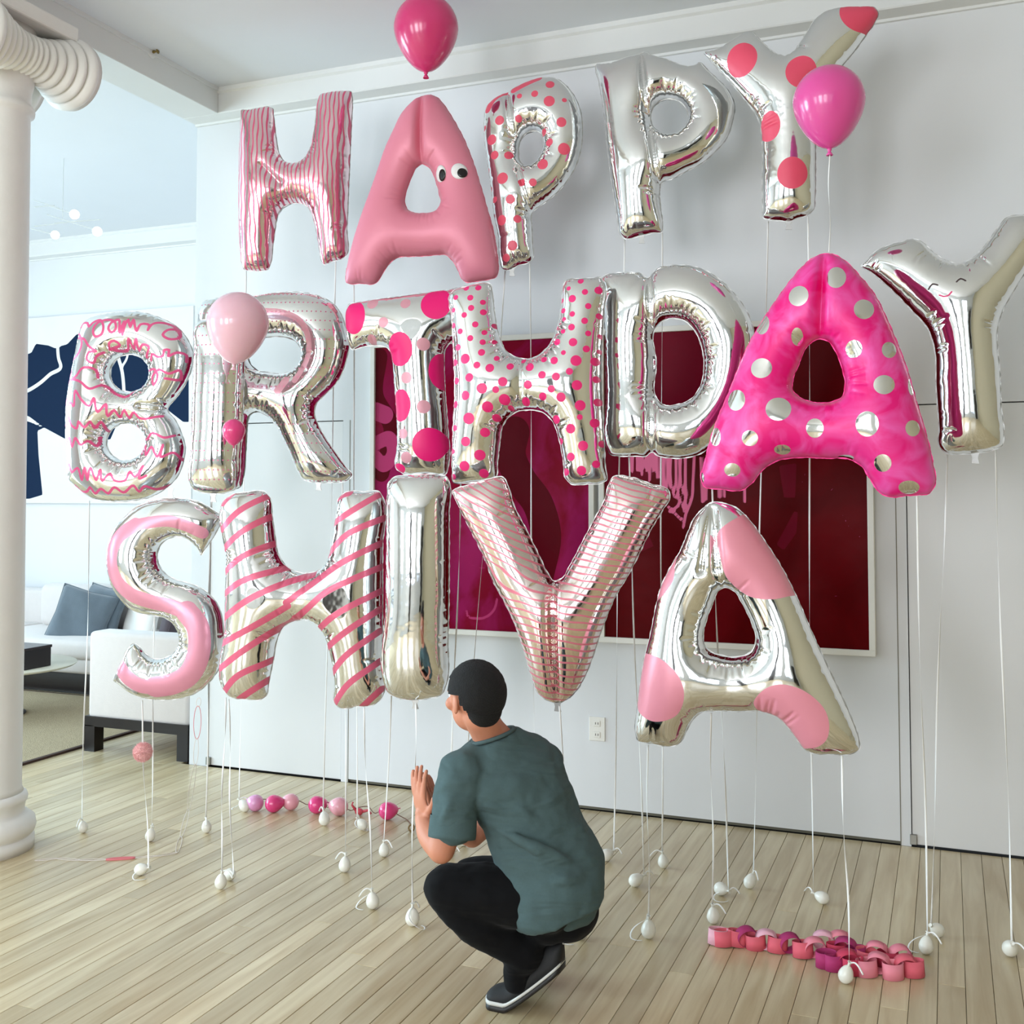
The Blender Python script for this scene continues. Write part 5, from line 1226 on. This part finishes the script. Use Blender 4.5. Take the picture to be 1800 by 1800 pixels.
# t-shirt
bm = bmesh.new(); rr = []
W = rgt
TR = [(983, 1604, 3.40, .138, .14), (976, 1572, 3.41, .164, .155), (968, 1530, 3.43, .168, .152), (956, 1490, 3.45, .162, .14), (938, 1445, 3.47, .158, .128), (918, 1400, 3.49, .165, .125), (900, 1362, 3.50, .185, .115), (888, 1335, 3.51, .172, .098), (876, 1312, 3.51, .118, .084), (868, 1294, 3.50, .078, .074)]
s = spline([list(PW_(J(a, b, c))) + [d, e] for a, b, c, d, e in TR], .02)
loft(bm, [(q[:3], (W + UP * .22) * q[3], (fwd - UP * .26) * q[4]) for q in s], 36)
limb(bm, [SHL + RV * .02, J(801, 1400, 3.38), J(797, 1446, 3.36)], [.068, .071, .070])
limb(bm, [SHR - RV * .02, J(945, 1385, 3.74), J(900, 1425, 3.80)], [.066, .068, .062])
limb(bm, [SHL + UP * .004, J(885, 1335, 3.53), SHR + UP * .004], [.062, .092, .066])
# fold ridges over the small of the back
for pts, r_ in (([(862, 1452, 3.375), (915, 1478, 3.305), (985, 1508, 3.302), (1052, 1538, 3.40)], .016), ([(905, 1500, 3.335), (960, 1512, 3.30), (1020, 1530, 3.345)], .013), ([(938, 1562, 3.295), (990, 1546, 3.282), (1048, 1552, 3.37)], .016), ([(945, 1590, 3.30), (1000, 1590, 3.30), (1046, 1575, 3.37)], .013), ([(880, 1400, 3.365), (925, 1432, 3.345), (980, 1455, 3.37)], .010), ([(800, 1395, 3.315), (783, 1430, 3.30), (772, 1455, 3.30)], .009)):
    limb(bm, [J(*q) for q in pts], [r_ * .4] + [r_] * (len(pts) - 2) + [r_ * .4], 12)
# scooped hem over the seat
limb(bm, [J(935, 1578, 3.36), J(1000, 1588, 3.40), J(1025, 1570, 3.50)], [.062, .078, .06])
tee = remesh('tshirt', bm, M_TEE, .007, 8, person, disp=(.09, .022))
# sleeve edge band
bm = bmesh.new()
def ringtube(c, axis, r, th, a=1.):
    ax_ = axis.normalized(); e1 = ax_.orthogonal().normalized(); e2 = ax_.cross(e1)
    tube_bm(bm, [PW_(c) + (e1 * math.cos(2 * PI * i / 40) + e2 * math.sin(2 * PI * i / 40)) * r for i in range(40)], th, 8, closed=True)
ringtube(J(865, 1293, 3.497), (UP + fwd * .26 - W * .2), .074, .0065); from_bm('neckband', bm, mat('neckband', (72, 92, 94), .9), tee, True)
bm = bmesh.new(); c = J(796, 1452, 3.36); axd = (J(801, 1400, 3.38) - J(796, 1460, 3.36)).normalized(); e1 = axd.orthogonal().normalized(); e2 = axd.cross(e1)
for k in (0,):
    R = []
    for t, r in ((.03, .0715), (-.022, .0735), (-.034, .0725), (-.034, .068), (-.0, .064)):
        R.append([bm.verts.new(PW_(c) + axd * t + (e1 * math.cos(2 * PI * i / 32) + e2 * math.sin(2 * PI * i / 32)) * r) for i in range(32)])
    for r0, r1 in zip(R, R[1:]):
        for i in range(32): bm.faces.new((r0[i], r0[(i + 1) % 32], r1[(i + 1) % 32], r1[i]))
from_bm('sleeve_cuff', bm, M_TEE, tee, True)
# trousers
bm = bmesh.new()
sphere(bm, J(992, 1592, 3.45), .110); sphere(bm, J(962, 1610, 3.41), .082); 
limb(bm, [J(965, 1590, 3.36), J(880, 1572, 3.39), KNL + RV * .02], [.085, .092, .078]); limb(bm, [J(1000, 1580, 3.52), J(900, 1555, 3.58), KNR + RV * .02], [.1, .092, .072])
limb(bm, [KNL + UP * -.005 + RV * .02, J(835, 1612, 3.41), J(893, 1655, 3.41), ANL + RV * -.012 - UP * -.004], [.072, .076, .062, .052])
limb(bm, [ANL + UP * .02, J(910, 1700, 3.415), J(908, 1724, 3.42)], [.052, .047, .042]); limb(bm, [ANR + UP * .02, J(915, 1686, 3.615)], [.05, .045])
limb(bm, [KNR, J(880, 1610, 3.61), ANR], [.068, .066, .052])
limb(bm, [J(895, 1560, 3.46), J(985, 1560, 3.44)], [.09, .1])
remesh('trousers', bm, M_TRO, .008, 8, person, disp=(.06, .012))
# shoes
M_SHOE = mat('black_canvas', (16, 16, 18), .7, noise=.2, nscale=60); M_SOLE = mat('black_rubber', (20, 17, 18), .5); M_STR = mat('white_foxing', (206, 206, 202), .5)
def shoe(toe, heel, lift, rc):
    """toe and heel: floor points below the ends of the sole"""
    d = (heel - toe); L = math.hypot(d.x, d.y); f = Vector((-d.x, -d.y, 0)).normalized(); sd = Vector((f.y, -f.x, 0))
    root = empty('shoe', Vector((0, 0, 0)), None, None); root.parent = person
    toe = PW_(Vector((toe.x, toe.y, 0)))
    def sole_z(t): return 0 if t < .3 else lift * ((t - .3) / .7) ** 1.15     # t: 0 toe .. 1 heel
    def hw(t): return .047 * (math.sin(min(1, t / .12) * PI / 2) ** .55) * (1 - .25 * max(0, (t - .3) / .7)) * (1 if t < .9 else math.cos((t - .9) / .1 * PI / 2 * .82) ** .5)
    def rows(zlist_fn, n=26):
        out = []
        for i in range(n + 1):
            t = .004 + .992 * i / n; out.append((t, zlist_fn(t)))
        return out
    def build(name, fn, m, par):
        bm = bmesh.new(); R = []
        for i in range(29):
            t = .004 + .992 * i / 28; c = toe - f * L * t; R.append([bm.verts.new(c + sd * x + Vector((0, 0, z + sole_z(t)))) for x, z in fn(t)])
        n = len(R[0])
        for r0, r1 in zip(R, R[1:]):
            for k in range(n): bm.faces.new((r0[k], r0[(k + 1) % n], r1[(k + 1) % n], r1[k]))
        bm.faces.new(R[0][::-1]); bm.faces.new(R[-1]); return from_bm(name, bm, m, par, True)
    def top(t): 
        if t < .12: return .03 + .03 * (t / .12) ** .6
        if t < .5: return .06 + .04 * (t - .12) / .38
        if t < .7: return .1 + .012 * (t - .5) / .2
        return .112 - .03 * max(0, (t - .8) / .2)
    def upper(t):
        w_, h_ = hw(t), top(t); return [(w_ * math.cos(a) * (1 if math.sin(a) < .3 else .96), .024 + max(0, math.sin(a)) ** .8 * (h_ - .024) if math.sin(a) > 0 else .022) for a in [PI * k / 12 for k in range(13)]]
    build('upper', upper, M_SHOE, root)
    def sl(t): w_ = hw(t) + .004; return [(-w_ * .96, 0), (-w_, .004), (-w_, .02), (w_, .02), (w_, .004), (w_ * .96, 0)]
    so = build('sole', sl, M_SOLE, root)
    def st(t): w_ = hw(t) + .0052; return [(-w_, .019), (-w_, .029), (w_, .029), (w_, .019)]
    build('white_stripe', st, M_STR, root)
    bm = bmesh.new()
    for k in range(4):
        t = .26 + .065 * k; c = toe - f * L * t + Vector((0, 0, top(t) + sole_z(t) - .001)); tube_bm(bm, [c + sd * .016, c + Vector((0, 0, .002)), c - sd * .016], .0022, 6)
    from_bm('laces', bm, mat('dark_laces', (40, 40, 42), .8), root, True)
    bm = bmesh.new(); c = toe - f * (L * .99) + Vector((0, 0, sole_z(1.) + .085)); tube_bm(bm, [c + sd * .006 * math.sin(a) + Vector((0, 0, .009 * math.cos(a))) - f * .004 for a in [2 * PI * k / 14 for k in range(14)]], .0018, 6, closed=True)
    from_bm('heel_loop', bm, M_STR, root, True)
    return root
tz = onZ(857, 1762); hz = J(990, 1704, 3.385); shoe(tz, Vector((hz.x, hz.y, 0)), hz.z, None)
tz = onZ(893, 1712); hz = J(985, 1665, 3.60); shoe(tz, Vector((hz.x, hz.y, 0)), hz.z, None)
